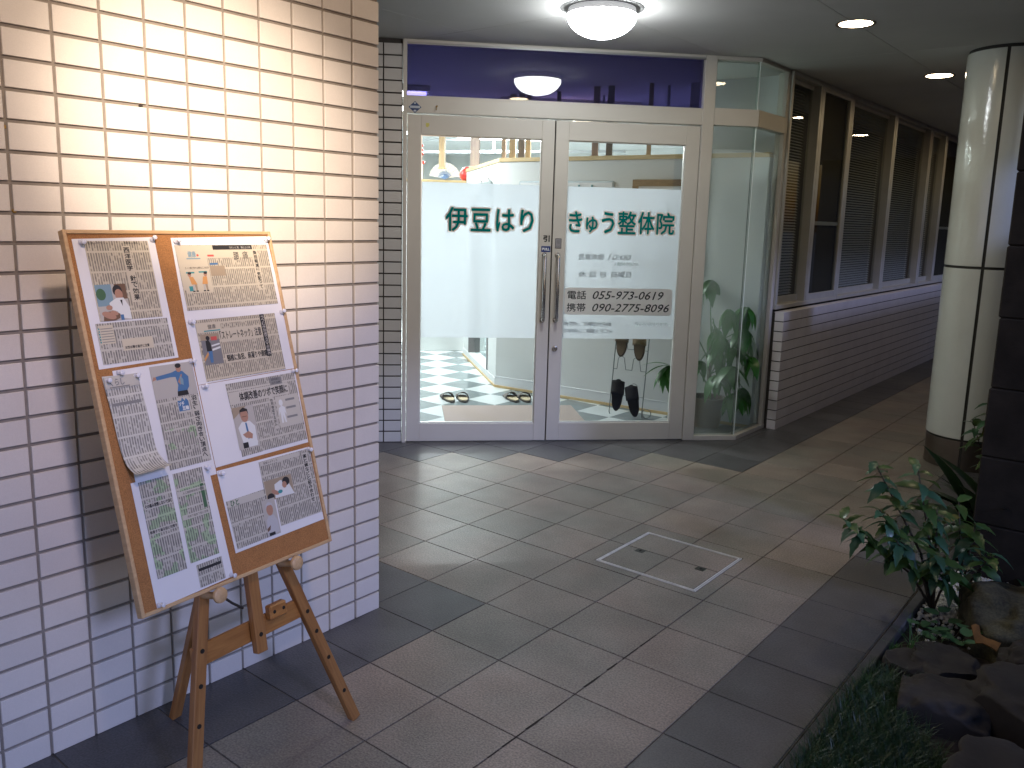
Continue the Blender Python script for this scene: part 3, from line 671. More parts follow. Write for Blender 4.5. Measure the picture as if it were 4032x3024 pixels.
# B: top right
t = sheet('topmost right sheet, back pain article with two small cartoon figures', [(.277, .882), (.587, .887), (.595, .673), (.271, .671)])
clip(t, rect(.283, .579, .694, .863), news_y)
shapes(t, 'print_area', [('r', .286, .372, .746, .862, 'pyel'), ('r', .372, .530, .828, .862, 'pyel'), ('r', .523, .543, .736, .846, 'pyel'), ('r', .396, .526, .850, .862, 'black'), ('r', .310, .352, .826, .829, 'sky'), ('r', .375, .395, .832, .837, 'red'), ('r', .377, .402, .810, .815, 'blue'), ('r', .375, .422, .780, .807, 'tan')], dz=.0005)
hd(t, [('健康', .316, .340, .831, .847, 0, .0004)], PM['sky'], .0008); shapes(t, 'heart', [('e', .345, .836, .0035, .003, 'red')], .0008)
hd(t, [('腰', .458, .476, .822, .843, 0, 0), ('痛', .488, .507, .824, .845, 0, 0), ('負担軽減に気配って', .526, .538, .738, .846, 1, .0003), ('ぎっくり腰を予防する姿勢はどこが大切か', .300, .372, .800, .806, 0, 0)], dz=.0009)
hd(t, [('きれいに着、機仕立の時', .45, .520, .852, .859, 0, 0)], PM['lgrey'], .0009)
def toon(x, y, lean, bag):
    L = [('p', [(x-.006, y), (x-.002, y), (x+.002, y+.018), (x-.006, y+.02)], 'lgrey'), ('p', [(x+.003, y), (x+.007, y), (x+.008, y+.02), (x+.0, y+.02)], 'tan'), ('p', [(x-.008, y+.018), (x+.009, y+.018), (x+.006+lean, y+.038), (x-.006+lean, y+.038)], 'orange'), ('e', x+lean*1.6, y+.044, .0055, .006, 'skin'), ('e', x+lean*1.6+.001, y+.0475, .0055, .0035, 'hair'), ('r', x-.008, x-.001, y-.001, y+.002, 'black'), ('r', x+.002, x+.009, y-.001, y+.002, 'black')]
    if bag: L = [('r', x-.017, x-.005, y+.001, y+.014, 'teal')]+L
    return L
shapes(t, 'cartoon', [('r', .290, .372, .738, .798, 'pyel'), ('r', .300, .325, .789, .793, 'teal'), ('r', .338, .364, .790, .794, 'teal')]+toon(.318, .742, -.006, 1)+toon(.350, .742, .004, 0), dz=.0008)
# C
t = sheet('second sheet down on the right, straight neck article with a street photo', [(.271, .671), (.592, .675), (.592, .506), (.270, .504)], .0003)
clip(t, rect(.296, .559, .508, .668), news_y)
shapes(t, 'print_area', [('r', .298, .372, .634, .660, 'pyel'), ('r', .366, .508, .604, .640, 'pyel'), ('r', .366, .508, .548, .572, 'pyel'), ('r', .504, .520, .551, .668, 'black'), ('r', .318, .368, .636, .639, 'teal')], dz=.0005)
hd(t, [('「ストレートネック」注意', .364, .500, .611, .634, 0, .0003), ('頸椎に負担、肩凝りや頭痛', .372, .506, .552, .570, 0, .0004), ('健康', .331, .356, .642, .654, 0, 0)], dz=.0009)
hd(t, [('うつむき加減でスマホ操作', .507, .518, .553, .664, 1, .0002)], PM['lgrey'], .0009)
shapes(t, 'photo', [('r', .303, .359, .550, .630, 'road'), ('r', .303, .359, .614, .630, 'tan'), ('r', .334, .352, .612, .622, 'red'), ('p', [(.332, .600), (.358, .604), (.358, .600), (.332, .596)], 'white'), ('p', [(.332, .590), (.358, .595), (.358, .590), (.332, .585)], 'white'), ('p', [(.303, .568), (.318, .584), (.320, .578), (.303, .560)], 'orange'), ('p', [(.320, .555), (.328, .555), (.331, .585), (.318, .585)], 'blue'), ('p', [(.315, .585), (.330, .585), (.330, .605), (.325, .614), (.316, .612)], 'black'), ('e', .324, .619, .006, .006, 'hair')], dz=.0008)
# D
t = sheet('third sheet down on the right, article with a photo of a man in a tie', [(.270, .503), (.592, .504), (.588, .292), (.272, .290)], .0007)
clip(t, [(.349, .494), (.585, .495), (.586, .302), (.424, .301), (.424, .300), (.357, .299), (.357, .32)], news_g)
shapes(t, 'print_area', [('r', .352, .556, .438, .470, 'pgrey'), ('r', .480, .494, .350, .440, 'pgrey'), ('r', .500, .583, .350, .436, 'pgrey'), ('r', .494, .536, .470, .490, 'grey'), ('r', .535, .568, .420, .426, 'grey'), ('r', .533, .568, .398, .404, 'grey'), ('r', .530, .568, .372, .378, 'grey')], dz=.0005)
hd(t, [('体調改善のツボで笑顔に', .385, .550, .443, .466, 0, .0005), ('効用確認する試み', .482, .491, .356, .434, 1, .0001), ('認知症に', .500, .530, .482, .488, 0, 0), ('はり治療', .500, .530, .473, .479, 0, 0)], dz=.0009)
shapes(t, 'body_chart', [('e', .517, .418, .007, .009, 'white'), ('p', [(.509, .362), (.515, .362), (.517, .385), (.521, .362), (.526, .362), (.524, .392), (.530, .382), (.528, .404), (.518, .410), (.507, .404), (.504, .382), (.510, .394)], 'white')], dz=.0008)
shapes(t, 'photo', [('r', .353, .422, .317, .429, 'lgrey'), ('p', [(.353, .40), (.40, .429), (.353, .429)], 'tan'), ('p', [(.372, .320), (.362, .375), (.376, .388), (.402, .388), (.416, .372), (.414, .320)], 'white'), ('e', .388, .404, .0125, .0175, 'skin'), ('p', [(.374, .404), (.376, .420), (.388, .426), (.401, .420), (.402, .404), (.398, .415), (.378, .415)], 'hair'), ('r', .380, .396, .401, .4025, 'brown'), ('p', [(.386, .385), (.391, .385), (.394, .345), (.387, .340)], 'blue'), ('p', [(.372, .356), (.392, .362), (.404, .352), (.400, .340), (.380, .346)], 'skin'), ('e', .404, .330, .012, .008, 'white'), ('r', .367, .384, .319, .334, 'black')], dz=.0008)
# E
t = sheet('bottom right sheet, two overlapping clippings with faces of a woman and an old man', [(.272, .281), (.587, .279), (.588, .068), (.279, .065)], .001)
clip(t, [(.404, .274), (.585, .275), (.587, .090), (.436, .091), (.436, .170), (.404, .170)], news_g)
clip(t, [(.280, .199), (.404, .201), (.430, .180), (.430, .075), (.286, .073)], news_g, dz=.0002)
shapes(t, 'print_area', [('r', .408, .545, .262, .273, 'pgrey'), ('r', .554, .572, .124, .266, 'pgrey'), ('r', .284, .400, .182, .199, 'pgrey')], dz=.0008)
hd(t, [('医療ルネサンス', .418, .466, .264, .271, 0, 0), ('薬と鍼などと組み合わせ', .556, .569, .126, .262, 1, .0004)], dz=.001)
hd(t, [('ひと', .292, .318, .183, .198, 0, .0005)], PM['green'], .001)
shapes(t, 'photo', [('r', .407, .502, .166, .220, 'tan'), ('p', [(.435, .168), (.440, .205), (.462, .212), (.488, .200), (.502, .166)], 'white'), ('e', .480, .205, .013, .012, 'hair'), ('e', .473, .197, .008, .009, 'skin'), ('e', .421, .175, .012, .010, 'hair'), ('e', .438, .184, .014, .006, 'skin', -30), ('e', .455, .182, .008, .005, 'teal')], dz=.001)
shapes(t, 'photo', [('r', .386, .430, .076, .172, 'lgrey'), ('p', [(.388, .078), (.392, .118), (.400, .128), (.418, .128), (.427, .112), (.428, .080)], 'silver'), ('e', .408, .144, .011, .016, 'skin'), ('p', [(.396, .148), (.398, .160), (.408, .165), (.418, .160), (.420, .150), (.414, .156), (.402, .156)], 'silver'), ('p', [(.388, .096), (.402, .104), (.398, .092), (.389, .088)], 'brown'), ('r', .392, .412, .076, .084, 'black')], dz=.0012)
# F
t = sheet('middle left sheet with a photo of a skater in a blue shirt', [(.052, .569), (.267, .573), (.271, .274), (.053, .276)], .0003)
clip(t, rect(.145, .264, .312, .565), news_g); clip(t, rect(.150, .262, .36, .41), news_m, dz=.0001)
shapes(t, 'photo', [('r', .145, .263, .484, .566, 'lgrey'), ('p', [(.156, .540), (.200, .545), (.214, .549), (.222, .548), (.232, .545), (.246, .530), (.243, .505), (.236, .497), (.208, .497), (.213, .512), (.210, .533), (.196, .534), (.158, .531)], 'blue'), ('p', [(.214, .520), (.226, .538), (.229, .538), (.221, .512)], 'skin'), ('e', .222, .553, .0075, .0095, 'skin'), ('e', .222, .560, .0085, .006, 'hair'), ('p', [(.208, .497), (.236, .497), (.238, .485), (.206, .485)], 'black'), ('p', [(.146, .530), (.157, .533), (.157, .539), (.150, .540)], 'skin'), ('p', [(.222, .535), (.230, .525), (.228, .510), (.220, .515)], 'sky')], dz=.0008)
shapes(t, 'print_area', [('r', .238, .262, .318, .482, 'pgrey')], dz=.0006); shapes(t, 'print_area', [('r', .200, .236, .442, .482, 'pgrey')], dz=.0006)
shapes(t, 'emblem', [('p', [(.202, .447), (.232, .447), (.232, .470), (.226, .478), (.222, .472), (.216, .481), (.212, .473), (.202, .474)], 'blue')], dz=.0008)
hd(t, [('ソチ', .204, .219, .460, .470, 0, .0005), ('五輪', .212, .230, .449, .459, 0, .0005)], PM['white'], .001)
hd(t, [('羽生、弱さ向き合い頂点へ', .242, .256, .322, .480, 1, .0004)], dz=.0009)
# G
t = sheet('bottom left sheet with long clippings marked over in green', [(.040, .306), (.251, .303), (.260, .013), (.042, .008)], .0008)
clip(t, rect(.058, .137, .073, .303), news_m); clip(t, rect(.149, .232, .081, .302), news_m); clip(t, rect(.162, .236, .016, .072), news_g)
for q_ in [('r', .060, .136, .236, .250, 'pgrey'), ('r', .060, .136, .176, .188, 'pgrey'), ('r', .152, .230, .244, .256, 'pgrey'), ('r', .152, .230, .186, .198, 'pgrey'), ('r', .166, .232, .055, .062, 'black'), ('r', .216, .226, .202, .262, 'green')]: shapes(t, 'print_area', [q_], dz=.0006)
hd(t, [('その痛み我慢しないで済む', .062, .134, .239, .248, 0, .0003), ('軟骨すり減る前に対策を', .062, .134, .178, .186, 0, .0002), ('人工関節置換術が有効', .165, .225, .247, .253, 0, 0), ('洗剤下臨床下肢に効果', .165, .225, .189, .195, 0, 0)], dz=.0009)
# H: narrow curling strip
t = thing('paper_strip', 'narrow newspaper strip with a handwritten looking title, curling forward at its foot', 'paper', BF, 'paper sheets pinned on the cork board')
t['z'] = ZP+.0032
b = B(); n, mm_ = 6, 22
for j in range(mm_+1):
    s_ = j/mm_*.262
    if s_ < .17: yy, zz = -s_, .002*math.sin(s_*18)**2
    else:
        q = (s_-.17)/.092; a = q*1.5; r_ = .092/1.5; yy, zz = -.17-math.sin(a)*r_, (1-math.cos(a))*r_*.8
    for i in range(n+1):
        u = i/n; x0 = .022+.013*j/mm_; b.v.append((x0+.088*u, .559+yy-.004*u+ (.008*(u-.5) if s_ > .2 else 0), ZP+.003+zz+.001))
for j in range(mm_):
    for i in range(n): a = j*(n+1)+i; b.f.append((a, a+n+1, a+n+2, a+1)); b.mi.append(0)
b.obj('strip', news_p, t, smooth=True)
shapes(t, 'print_area', [('r', .024, .108, .528, .556, 'pgrey'), ('r', .030, .105, .487, .494, 'grey'), ('r', .034, .084, .529, .532, 'grey')], dz=.0035)
hd(t, [('くらし', .036, .072, .534, .550, 0, .0005)], PM['grey'], .0038)
# push pins
pin_m = film('clear plastic', (.85, .87, .95), .35); pin_l = ['at the outer top corner of the doctor sheet', 'at the inner top corner of the doctor sheet', 'at the inner top corner of the back pain sheet', 'at the outer top corner of the back pain sheet',
  'at the inner top corner of the straight neck sheet', 'at the outer top corner of the straight neck sheet', 'at the inner top corner of the tie photo sheet', 'at the outer top corner of the tie photo sheet', 'above the skater sheet on its free corner',
  'at the inner top corner of the curling strip', 'at the outer top corner of the curling strip', 'beside the head of the skater', 'at the inner top corner of the green marked sheet', 'at the outer top corner of the two faces sheet',
  'at the inner bottom corner of the green marked sheet', 'at the outer bottom corner of the green marked sheet', 'at the inner top corner of the two faces sheet']
pin_p = [(.038, .871), (.222, .877), (.287, .872), (.580, .875), (.281, .665), (.583, .668), (.282, .497), (.582, .499), (.065, .563), (.103, .551), (.032, .549), (.261, .566), (.243, .298), (.582, .273), (.252, .018), (.047, .015), (.279, .273)]
f0 = None
for (x, y), lb in zip(pin_p, pin_l):
    T = BF @ Matrix.Translation((x, y, ZP+.003)) @ Matrix.Rotation(R(random.uniform(-12, 12)), 4, 'X') @ Matrix.Rotation(R(random.uniform(-12, 12)), 4, 'Y')
    if f0 is None:
        f0 = thing('push_pin', 'clear push pin '+lb, 'push pin', T, 'clear push pins on the cork board')
        B().lathe([(0, .016), (.0052, .016), (.0058, .0145), (.0035, .012), (.0035, .005), (.006, .002), (.006, 0), (0, 0)], 14).obj('pin_head', pin_m, f0, smooth=True)
        B().tube([(0, 0, 0), (0, 0, -.007)], .0006, 5).obj('needle', steel, f0)
    else:
        c = copy_tree(f0); c.matrix_world = T; c['label'] = 'clear push pin '+lb

# ---- easel
th = R(10.5); nl = V((.995*math.cos(th), .104*math.cos(th), math.sin(th))).normalized()
exl = V((-.104, .995, 0)).normalized(); uyl = nl.cross(exl).normalized()
EF = frame((.215, -.54, 0), exl, uyl, nl)
es_ = thing('easel', 'folding wooden easel with three splayed legs holding the cork board', 'easel', EF)
hole = M('dark bolt hole', (.02, .015, .01), .6, .3)
def bar(p0, p1, w, d, z, name, par, mt=easel_wood, c=.002):
    p0, p1 = V(p0), V(p1); d_ = p1-p0; L = d_.length; a = math.atan2(d_.y, d_.x)-math.pi/2
    T = Matrix.Translation((p0.x, p0.y, z)) @ Matrix.Rotation(a, 4, 'Z')
    # modelled along its own z so the grain runs lengthwise
    o = B().box(-w/2, w/2, -d, 0, 0, L, c).obj(name, mt, par, M4=T @ Matrix.Rotation(R(-90), 4, 'X') @ Matrix.Scale(-1, 4, (0, 1, 0)) @ Matrix.Translation((0, 0, 0)))
    return o, T
def plane(P):           # world point -> easel plane (x, y)
    q = EF.inverted() @ V(P); return (q.x, q.y)
def leg(p0, p1, holes, w=.032, d=.022):
    o, T = bar(p0, p1, w, d, 0, 'leg', es_)
    L = (V(p1)-V(p0)).length
    for h in holes:
        P = V(p0).lerp(V(p1), h/L)
        B().lathe([(0, .0008), (.0042, .0008), (.0058, .0012), (.0062, 0)], 12, T=Matrix.Translation((P.x, P.y, 0))).obj('bolt', hole, es_)
    return o
ft = plane((.215, -.541, 0)); rt = plane((.138, -.725, .517)); lb_ = plane((.246, -1.076, .137)); lt_ = plane((.165, -.992, .526))
rdir = (V(rt)-V(ft)); p1 = V(ft)+rdir*(.93/rdir.length); leg(ft, p1, [.11, .235, .33, .40])
ldir = (V(lt_)-V(lb_)); k = -lb_[1]/ldir.y; p0 = V(lb_)+ldir*k; p1b = p0+ldir*(.93/ldir.length); leg(p0, p1b, [.10, .24, .335, .42])
ct = plane((.150, -.848, .527)); cb = plane((.184, -.849, .334)); cdir = V(ct)-V(cb)
o, T = bar(V(cb)-cdir*.02, V(cb)+cdir*3.4, .034, .022, .012, 'mast', es_)
B().lathe([(0, .0008), (.0042, .0008), (.0058, .0012), (.0062, 0)], 12, T=Matrix.Translation((cb[0]+.001, cb[1]+.045, .012))).obj('bolt', hole, es_)
ya = (plane((.184, -.995, .423))[1]+plane((.196, -1.004, .364))[1])/2; 
c0 = plane((.190, -1.02, .396)); c1 = plane((.165, -.70, .375))
yb = (c0[1]+c1[1])/2
b = B().box(0, 1, 0, 1, 0, 1) if 0 else None
barm = wood_mat('orange stained crossbar', (.40, .18, .05), (.27, .11, .03), .4, (2.5, 30, 30))
bl_ = B().box(c0[0]-.015, c1[0]+.02, yb-.027, yb+.027, -.030, -.016, .002).obj('crossbar', barm, es_)
cl = B().box(plane((.165, -.808, .4))[0], plane((.158, -.75, .4))[0], yb+.012, yb+.052, -.014, .010, .004).obj('clamp_block', barm, es_)
for dx in (.014, .046): B().lathe([(0, .0008), (.004, .0008), (.0052, 0)], 12, T=Matrix.Translation((plane((.165, -.808, .4))[0]+dx, yb+.033, .010))).obj('bolt', hole, cl)
# back leg down to the floor by the wall
inv = EF.inverted(); a_ = inv @ V((-.195, -.89, .0)); c_ = inv @ V((.06, -.90, .62)); c_.z = min(c_.z, -.03)
dv = (c_-a_); T = Matrix.Translation(a_) @ dv.to_track_quat('Z', 'Y').to_matrix().to_4x4()
B().box(-.016, .016, -.010, .010, .004, dv.length+.15, .002).obj('leg', easel_wood, es_, M4=T)
s0 = V((*plane((.161, -.936, .511)), -.012)); s1 = V((*plane((.165, -.870, .453)), -.02)); b = B(); b.tube([s0, (s0+s1)/2+V((0, -.003, 0)), s1], .0035, 6); b.obj('stay', M('dark stay', (.03, .025, .02), .6), es_)
# pegs with round knobs that carry the board
for xb in (.199, .449):
    P = inv @ (BF @ V((xb, -.010, 0)))
    b = B(); b.lathe([(0, .026), (.014, .0255), (.019, .022), (.020, .016), (.018, .012)], 24, T=Matrix.Translation((P.x, P.y-.004, P.z-.004)))
    b.tube([(P.x, P.y-.010, -.0), (P.x, P.y-.006, P.z+.012)], .009, 12); b.obj('peg', pale_wood, es_, auto=35)

# ================================================================== INSIDE THE CLINIC
wallw = M('white interior wall', (.62, .64, .63), .7, var=.02, sc=2)
base_w = M('white skirting', (.66, .68, .69), .5); trim = wood_mat('yellow pine trim', (.62, .47, .25), (.52, .37, .17), .5, (3, 30, 30))
fl = tag(B().box(-9, -.40, .6, 12, -.03, -.0015).obj('clinic_floor', M('floor bed', (.2, .2, .2), .6)), kind='structure')
# trim the bed to lie behind the door line
me = fl.data; me.clear_geometry()
P = [dw(-3.2, .06), dw(KX-.01, .06), V((cor.x-.03, 3.96, 0)), V((-1.1, 3.96, 0)), V((-1.1, 11, 0)), V((-8.5, 11, 0)), V((-8.5, .2, 0)), V((-4.2, -.2, 0))]
n = len(P); me.from_pydata([(p.x, p.y, -.03) for p in P]+[(p.x, p.y, -.0025) for p in P], [], [tuple(range(n))[::-1], tuple(range(n, 2*n))]+[(i, (i+1) % n, n+(i+1) % n, n+i) for i in range(n)])
vin_l = M('pale vinyl tile', (.60, .66, .66), .16, var=.05, sc=6); vin_d = M('grey green vinyl tile', (.19, .23, .235), .16, var=.12, sc=8)
t0 = tile_mesh('tile', .2994, .2994, .0025, .0003, vin_l); t1 = tile_mesh('tile', .2994, .2994, .0025, .0003, vin_d)
items = []
for i in range(-20, 9):
    for j in range(-8, 22):
        x, y = -2.88+(i+.5)*.3, 3.366+(j+.5)*.3; q = DF.inverted() @ V((x, y, 0))
        if q.y < .20 or x > -.62 or q.x < -2.6: continue
        if y > 3.6+.4 and x > -1.3: continue
        items.append((t1 if (i+j) % 2 else t0, Matrix.Translation((x, y, -.0025)), (x, y, 0)))
lay_tiles(fl, items, 300, 'far_tiles', 0)
# threshold strip of cut tiles along the doors
B().box(-1.5, KX-.03, .065, .20, -.0024, -.0004).obj('edge_strip', vin_l, fl, M4=DF)
tag(B().box(-9, -.42, -.5, 12, 2.52, 2.552).obj('clinic_ceiling', M('interior ceiling', (.55, .56, .55), .8)), kind='structure')
ic = bpy.data.objects['clinic_ceiling']; me = ic.data; me.clear_geometry()
P2 = [dw(-3.2, .08), dw(KX-.01, .08), V((cor.x-.03, 3.96, 0)), V((-1.1, 3.96, 0)), V((-1.1, 11, 0)), V((-8.5, 11, 0)), V((-8.5, .2, 0)), V((-4.2, -.2, 0))]
me.from_pydata([(p.x, p.y, 2.535) for p in P2]+[(p.x, p.y, 2.55) for p in P2], [], [tuple(range(n))[::-1], tuple(range(n, 2*n))]+[(i, (i+1) % n, n+(i+1) % n, n+i) for i in range(n)])
tag(B().box(-8.6, -8.5, -.2, 11, 0, 2.535).obj('far_side_wall', wallw), kind='structure')
tag(B().box(-8.5, -1.1, 9.0, 9.1, 0, 2.535).obj('far_back_wall', wallw), kind='structure')
# partition: right wing (runs at 4.4 deg) and left wing (141 deg), corner at A
A = V((-2.755, 3.638, 0))
pr = thing('partition', 'white half height partition wall with a pine cap, facing the doors', 'partition', frame(A, (math.cos(R(4.4)), math.sin(R(4.4)), 0), (-math.sin(R(4.4)), math.cos(R(4.4)), 0), (0, 0, 1)))
B().box(0, 2.32, 0, .11, 0, 1.962).obj('wall_panel', wallw, pr); B().box(-.006, 2.32, -.010, .12, 1.962, 1.995, .002).obj('cap', trim, pr)
B().box(0, 2.32, -.008, 0, .022, .095, .002).obj('skirting', base_w, pr); B().box(0, 2.32, -.010, -.0005, .095, .103, .002).obj('skirting_lip', base_w, pr); B().box(-.004, 2.32, -.014, 0, 0, .022, .002).obj('floor_trim', trim, pr)
dirL = R(141.2)
pl_ = thing('partition', 'white partition wing running back into the room with a low opening', 'partition', frame(A, (math.cos(dirL), math.sin(dirL), 0), (-math.sin(dirL), math.cos(dirL), 0), (0, 0, 1)))
b = B(); 
for (x0, x1, z0, z1) in ((.002, .39, 0, 1.962), (1.47, 1.80, 0, 1.962), (.39, 1.47, 0, .082), (.39, 1.47, 1.70, 1.962)): b.box(x0, x1, -.11, 0, z0, z1)
b.obj('wall_panel', wallw, pl_); B().box(0, 1.80, -.12, .010, 1.962, 1.995, .002).obj('cap', trim, pl_)
B().box(.004, 1.80, 0, .008, .022, .082, .002).obj('skirting', base_w, pl_); B().box(.004, 1.80, 0, .014, 0, .022, .002).obj('floor_trim', trim, pl_)
gf = M('grey metal jamb', (.16, .15, .15), .4, .3)
B().box(.39, .45, -.115, .006, .082, 1.70).obj('jamb', gf, pl_); B().box(1.44, 1.47, -.115, .006, .082, 1.70).obj('jamb', gf, pl_)
B().box(.45, 1.44, -.06, -.054, .082, 1.70).obj('opening_pane', glass('interior glass', (.85, .9, .9), 1.7), pl_)
# posts and beams above the partition
def post(lb, s, nn_, w=.06, z0=1.99, z1=2.535, d=.06, mt=None):
    p = dw(s, nn_); t = thing('timber_post', lb, 'post', TR(p.x, p.y, z0, rz=30), 'timber posts above the partition')
    B().box(-w/2, w/2, -d/2, d/2, 0, z1-z0, .002).obj('post_shaft', mt or post_wood, t); B().box(-w/2-.008, w/2+.008, -d/2-.008, d/2+.008, 0, .012).obj('post_foot', trim, t); return t
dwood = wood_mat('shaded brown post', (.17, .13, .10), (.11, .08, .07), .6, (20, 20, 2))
post('pale post at the far left of the left door top', .385, 3.70); post('wide brown post above the sloping partition cap', .700, 3.30, .09, mt=dwood)
post('slim post just behind the partition corner', .86, 2.15, .035, mt=dwood); post('reddish post right of the partition corner', .915, 1.98, .05); post('dark post third from the partition corner', .985, 1.93, .05, mt=dwood)
post('pale post near the right edge of the left door glass', 1.04, 1.90, .04); post('post cut by the left edge of the right door glass', 1.26, 1.70, .03, mt=dwood)
post('pinkish post in the middle of the right door top', 1.50, 1.34, .05, mt=wood_mat('pinkish post', (.45, .30, .22), (.36, .23, .17), .6, (20, 20, 2))); post('second timber post in the middle of the right door top', 1.60, 1.27, .05, mt=dwood); post('post near the right edge of the right door top', 1.86, 1.05, .035)
for (lb, a, c, z, w_) in (('grey curtain rail across the far room', (-.4, 6.2), (2.6, 4.6), 2.30, .03), ('upper white rail under the far ceiling', (-.4, 6.0), (2.8, 4.2), 2.44, .02), ('sloping timber beam over the partition', (1.2, 2.6), (2.1, .95), 2.30, .05)):
    p, q = dw(*a), dw(*c); d_ = (q-p); T = Matrix.Translation((p.x, p.y, z)) @ Matrix.Rotation(math.atan2(d_.y, d_.x), 4, 'Z')
    t = thing('curtain_rail' if 'rail' in lb else 'beam', lb, 'rail' if 'rail' in lb else 'beam', T)
    B().box(0, d_.length, -w_/2, w_/2, 0, w_, .002).obj('bar', trim if 'beam' in lb else M('grey rail', (.35, .38, .40), .5), t)
    for k in range(3): B().box(d_.length*(.1+.4*k), d_.length*(.1+.4*k)+.02, -.006, .006, w_, 2.535-z).obj('hanger', M('grey rail', (.35, .38, .40), .5), t)
# counter with doll and fan
p = dw(.55, 4.15)
cn = thing('counter', 'white counter standing deep in the clinic behind the partition', 'counter', TR(p.x, p.y, 0, rz=46))
B().box(-.55, .35, -.2, .25, 0, 1.86, .004).obj('counter_body', wallw, cn); B().box(-.57, .37, -.22, .27, 1.86, 1.885, .003).obj('counter_top', trim, cn)
red = M('red lacquer', (.50, .03, .03), .3)
t = thing('daruma_doll', 'round red papier mache doll with a white face at the end of the partition', 'doll', TR(*dw(.672, 4.0, 1.885), rz=200))
b = B(); b.lathe([(0, 0), (.05, 0), (.078, .03), (.082, .07), (.07, .11), (.045, .14), (0, .155)], 24); b.obj('body', red, t, smooth=True)
b = B(); b.lathe([(.001, .008), (.035, .006), (.042, 0)], 20, T=TR(.066, 0, .088, ry=80)); b.obj('face', M('cream face', (.7, .62, .5), .5), t, smooth=True)
b = B(); [b.lathe([(0, .006), (.009, .004), (.01, 0)], 12, T=TR(.072, s, .095, ry=80)) for s in (-.015, .015)]; b.obj('eyes', ink, t)
t = thing('paper_fan', 'open white paper fan with blue ribs standing on the counter', 'fan', TR(*dw(.43, 4.0, 1.885), rz=46+90))
b = B()
for k in range(13):
    a0, a1, am = R(8+k*12.6), R(8+(k+1)*12.6), R(8+(k+.5)*12.6); r0, r1 = .05, .17
    for (u, v2, o1, o2) in ((a0, am, 0, .008), (am, a1, .008, 0)):
        b.add([(o1, math.cos(u)*r0, .02+math.sin(u)*r0), (o2, math.cos(v2)*r0, .02+math.sin(v2)*r0), (o2, math.cos(v2)*r1, .02+math.sin(v2)*r1), (o1, math.cos(u)*r1, .02+math.sin(u)*r1)], [(0, 1, 2, 3)])
b.obj('leaf', M('fan paper', (.75, .73, .68), .6), t)
b = B(); [b.tube([(.003, 0, .01), (.003, math.cos(R(14+k*12.6))*.08, .02+math.sin(R(14+k*12.6))*.08)], .004, 5) for k in range(12)]; b.obj('ribs', M('blue ribs', (.10, .20, .40), .5), t)
t = thing('hanging_ornament', 'red and white hanging ornament at the left edge of the door glass', 'ornament', TR(*dw(.185, 4.2, 1.98)))
b = B(); [b.lathe([(0, -.02), (.018, -.01), (.022, 0), (.018, .012), (0, .02)], 10, c=(random.uniform(-.02, .02), random.uniform(-.02, .02), .10+.045*k)) for k in range(5)]; b.obj('ball', red, t, smooth=True)
B().tube([(0, 0, -.1), (0, 0, .55)], .003, 5).obj('cord', base_w, t); b = B(); [b.ell(0, 0, .012, .02, 0, 8) for k in range(1)]; B().box(-.012, .012, -.002, .002, -.10, .08).obj('tassel', M('white tassel', (.7, .65, .6), .6), t)
# clip frame on the left wing, whiteboard and pin frame on the right wing
t = thing('clip_frame', 'grey framed notice hung by two hooks on the partition wing', 'frame', pl_.matrix_world @ Matrix.Translation((.30, .012, 1.50)))
B().box(0, .62, 0, .012, 0, .32, .002).obj('board', M('grey glass frame', (.22, .27, .28), .3), t)
for x in (.1, .5): B().tube([(x, .006, .32), (x, .014, .345), (x, .02, .34)], .006, 6).obj('hook', gf, t)
t = thing('whiteboard', 'white plastic notice board with rounded corners behind both doors', 'whiteboard', pr.matrix_world @ Matrix.Translation((.21, -.018, 1.20)))
b = B(); b.box(0, .90, 0, .014, 0, .602, .01); b.obj('frame', M('pale blue frame', (.52, .60, .64), .4), t); B().box(.015, .885, -.002, 0, .015, .587).obj('board', M('glossy white board', (.74, .76, .77), .3), t)
for k in range(3): B().box(.46+.12*k, .475+.12*k, -.010, -.002, .545, .57, .001).obj('clip', M('teal clip', (.12, .32, .34), .4), t)
t = thing('poster_frame', 'brown wooden frame with a white notice at the right of the right door', 'frame', pr.matrix_world @ Matrix.Translation((1.272, -.022, 1.14)))
b = B(); rimw = .05; W2, H2 = .58, .67
b.box(0, W2, 0, .02, 0, rimw, .002); b.box(0, W2, 0, .02, H2-rimw, H2, .002); b.box(0, rimw, 0.0003, .0197, rimw, H2-rimw); b.box(W2-rimw, W2, .0003, .0197, rimw, H2-rimw); b.obj('wooden_border', wood_mat('brown frame wood', (.25, .17, .10), (.18, .12, .07), .5, (4, 30, 30)), t)
B().box(rimw, W2-rimw, .010, .014, rimw, H2-rimw).obj('notice', M('white notice', (.72, .74, .75), .5), t)
# door mat
t = thing('floor_mat', 'flat pinkish beige mat lying just inside the doors', 'mat', DF)
B().box(.285, 1.335, .30, 1.095, 0, .006, .002).obj('mat_body', M('beige carpet mat', (.36, .30, .27), .95, bump=.8, bs=300, speck=.15, ss=300), t)
B().box(1.0, 1.004, .30, 1.095, .0055, .0066).obj('fold_line', M('mat fold', (.25, .21, .19), .95), t)
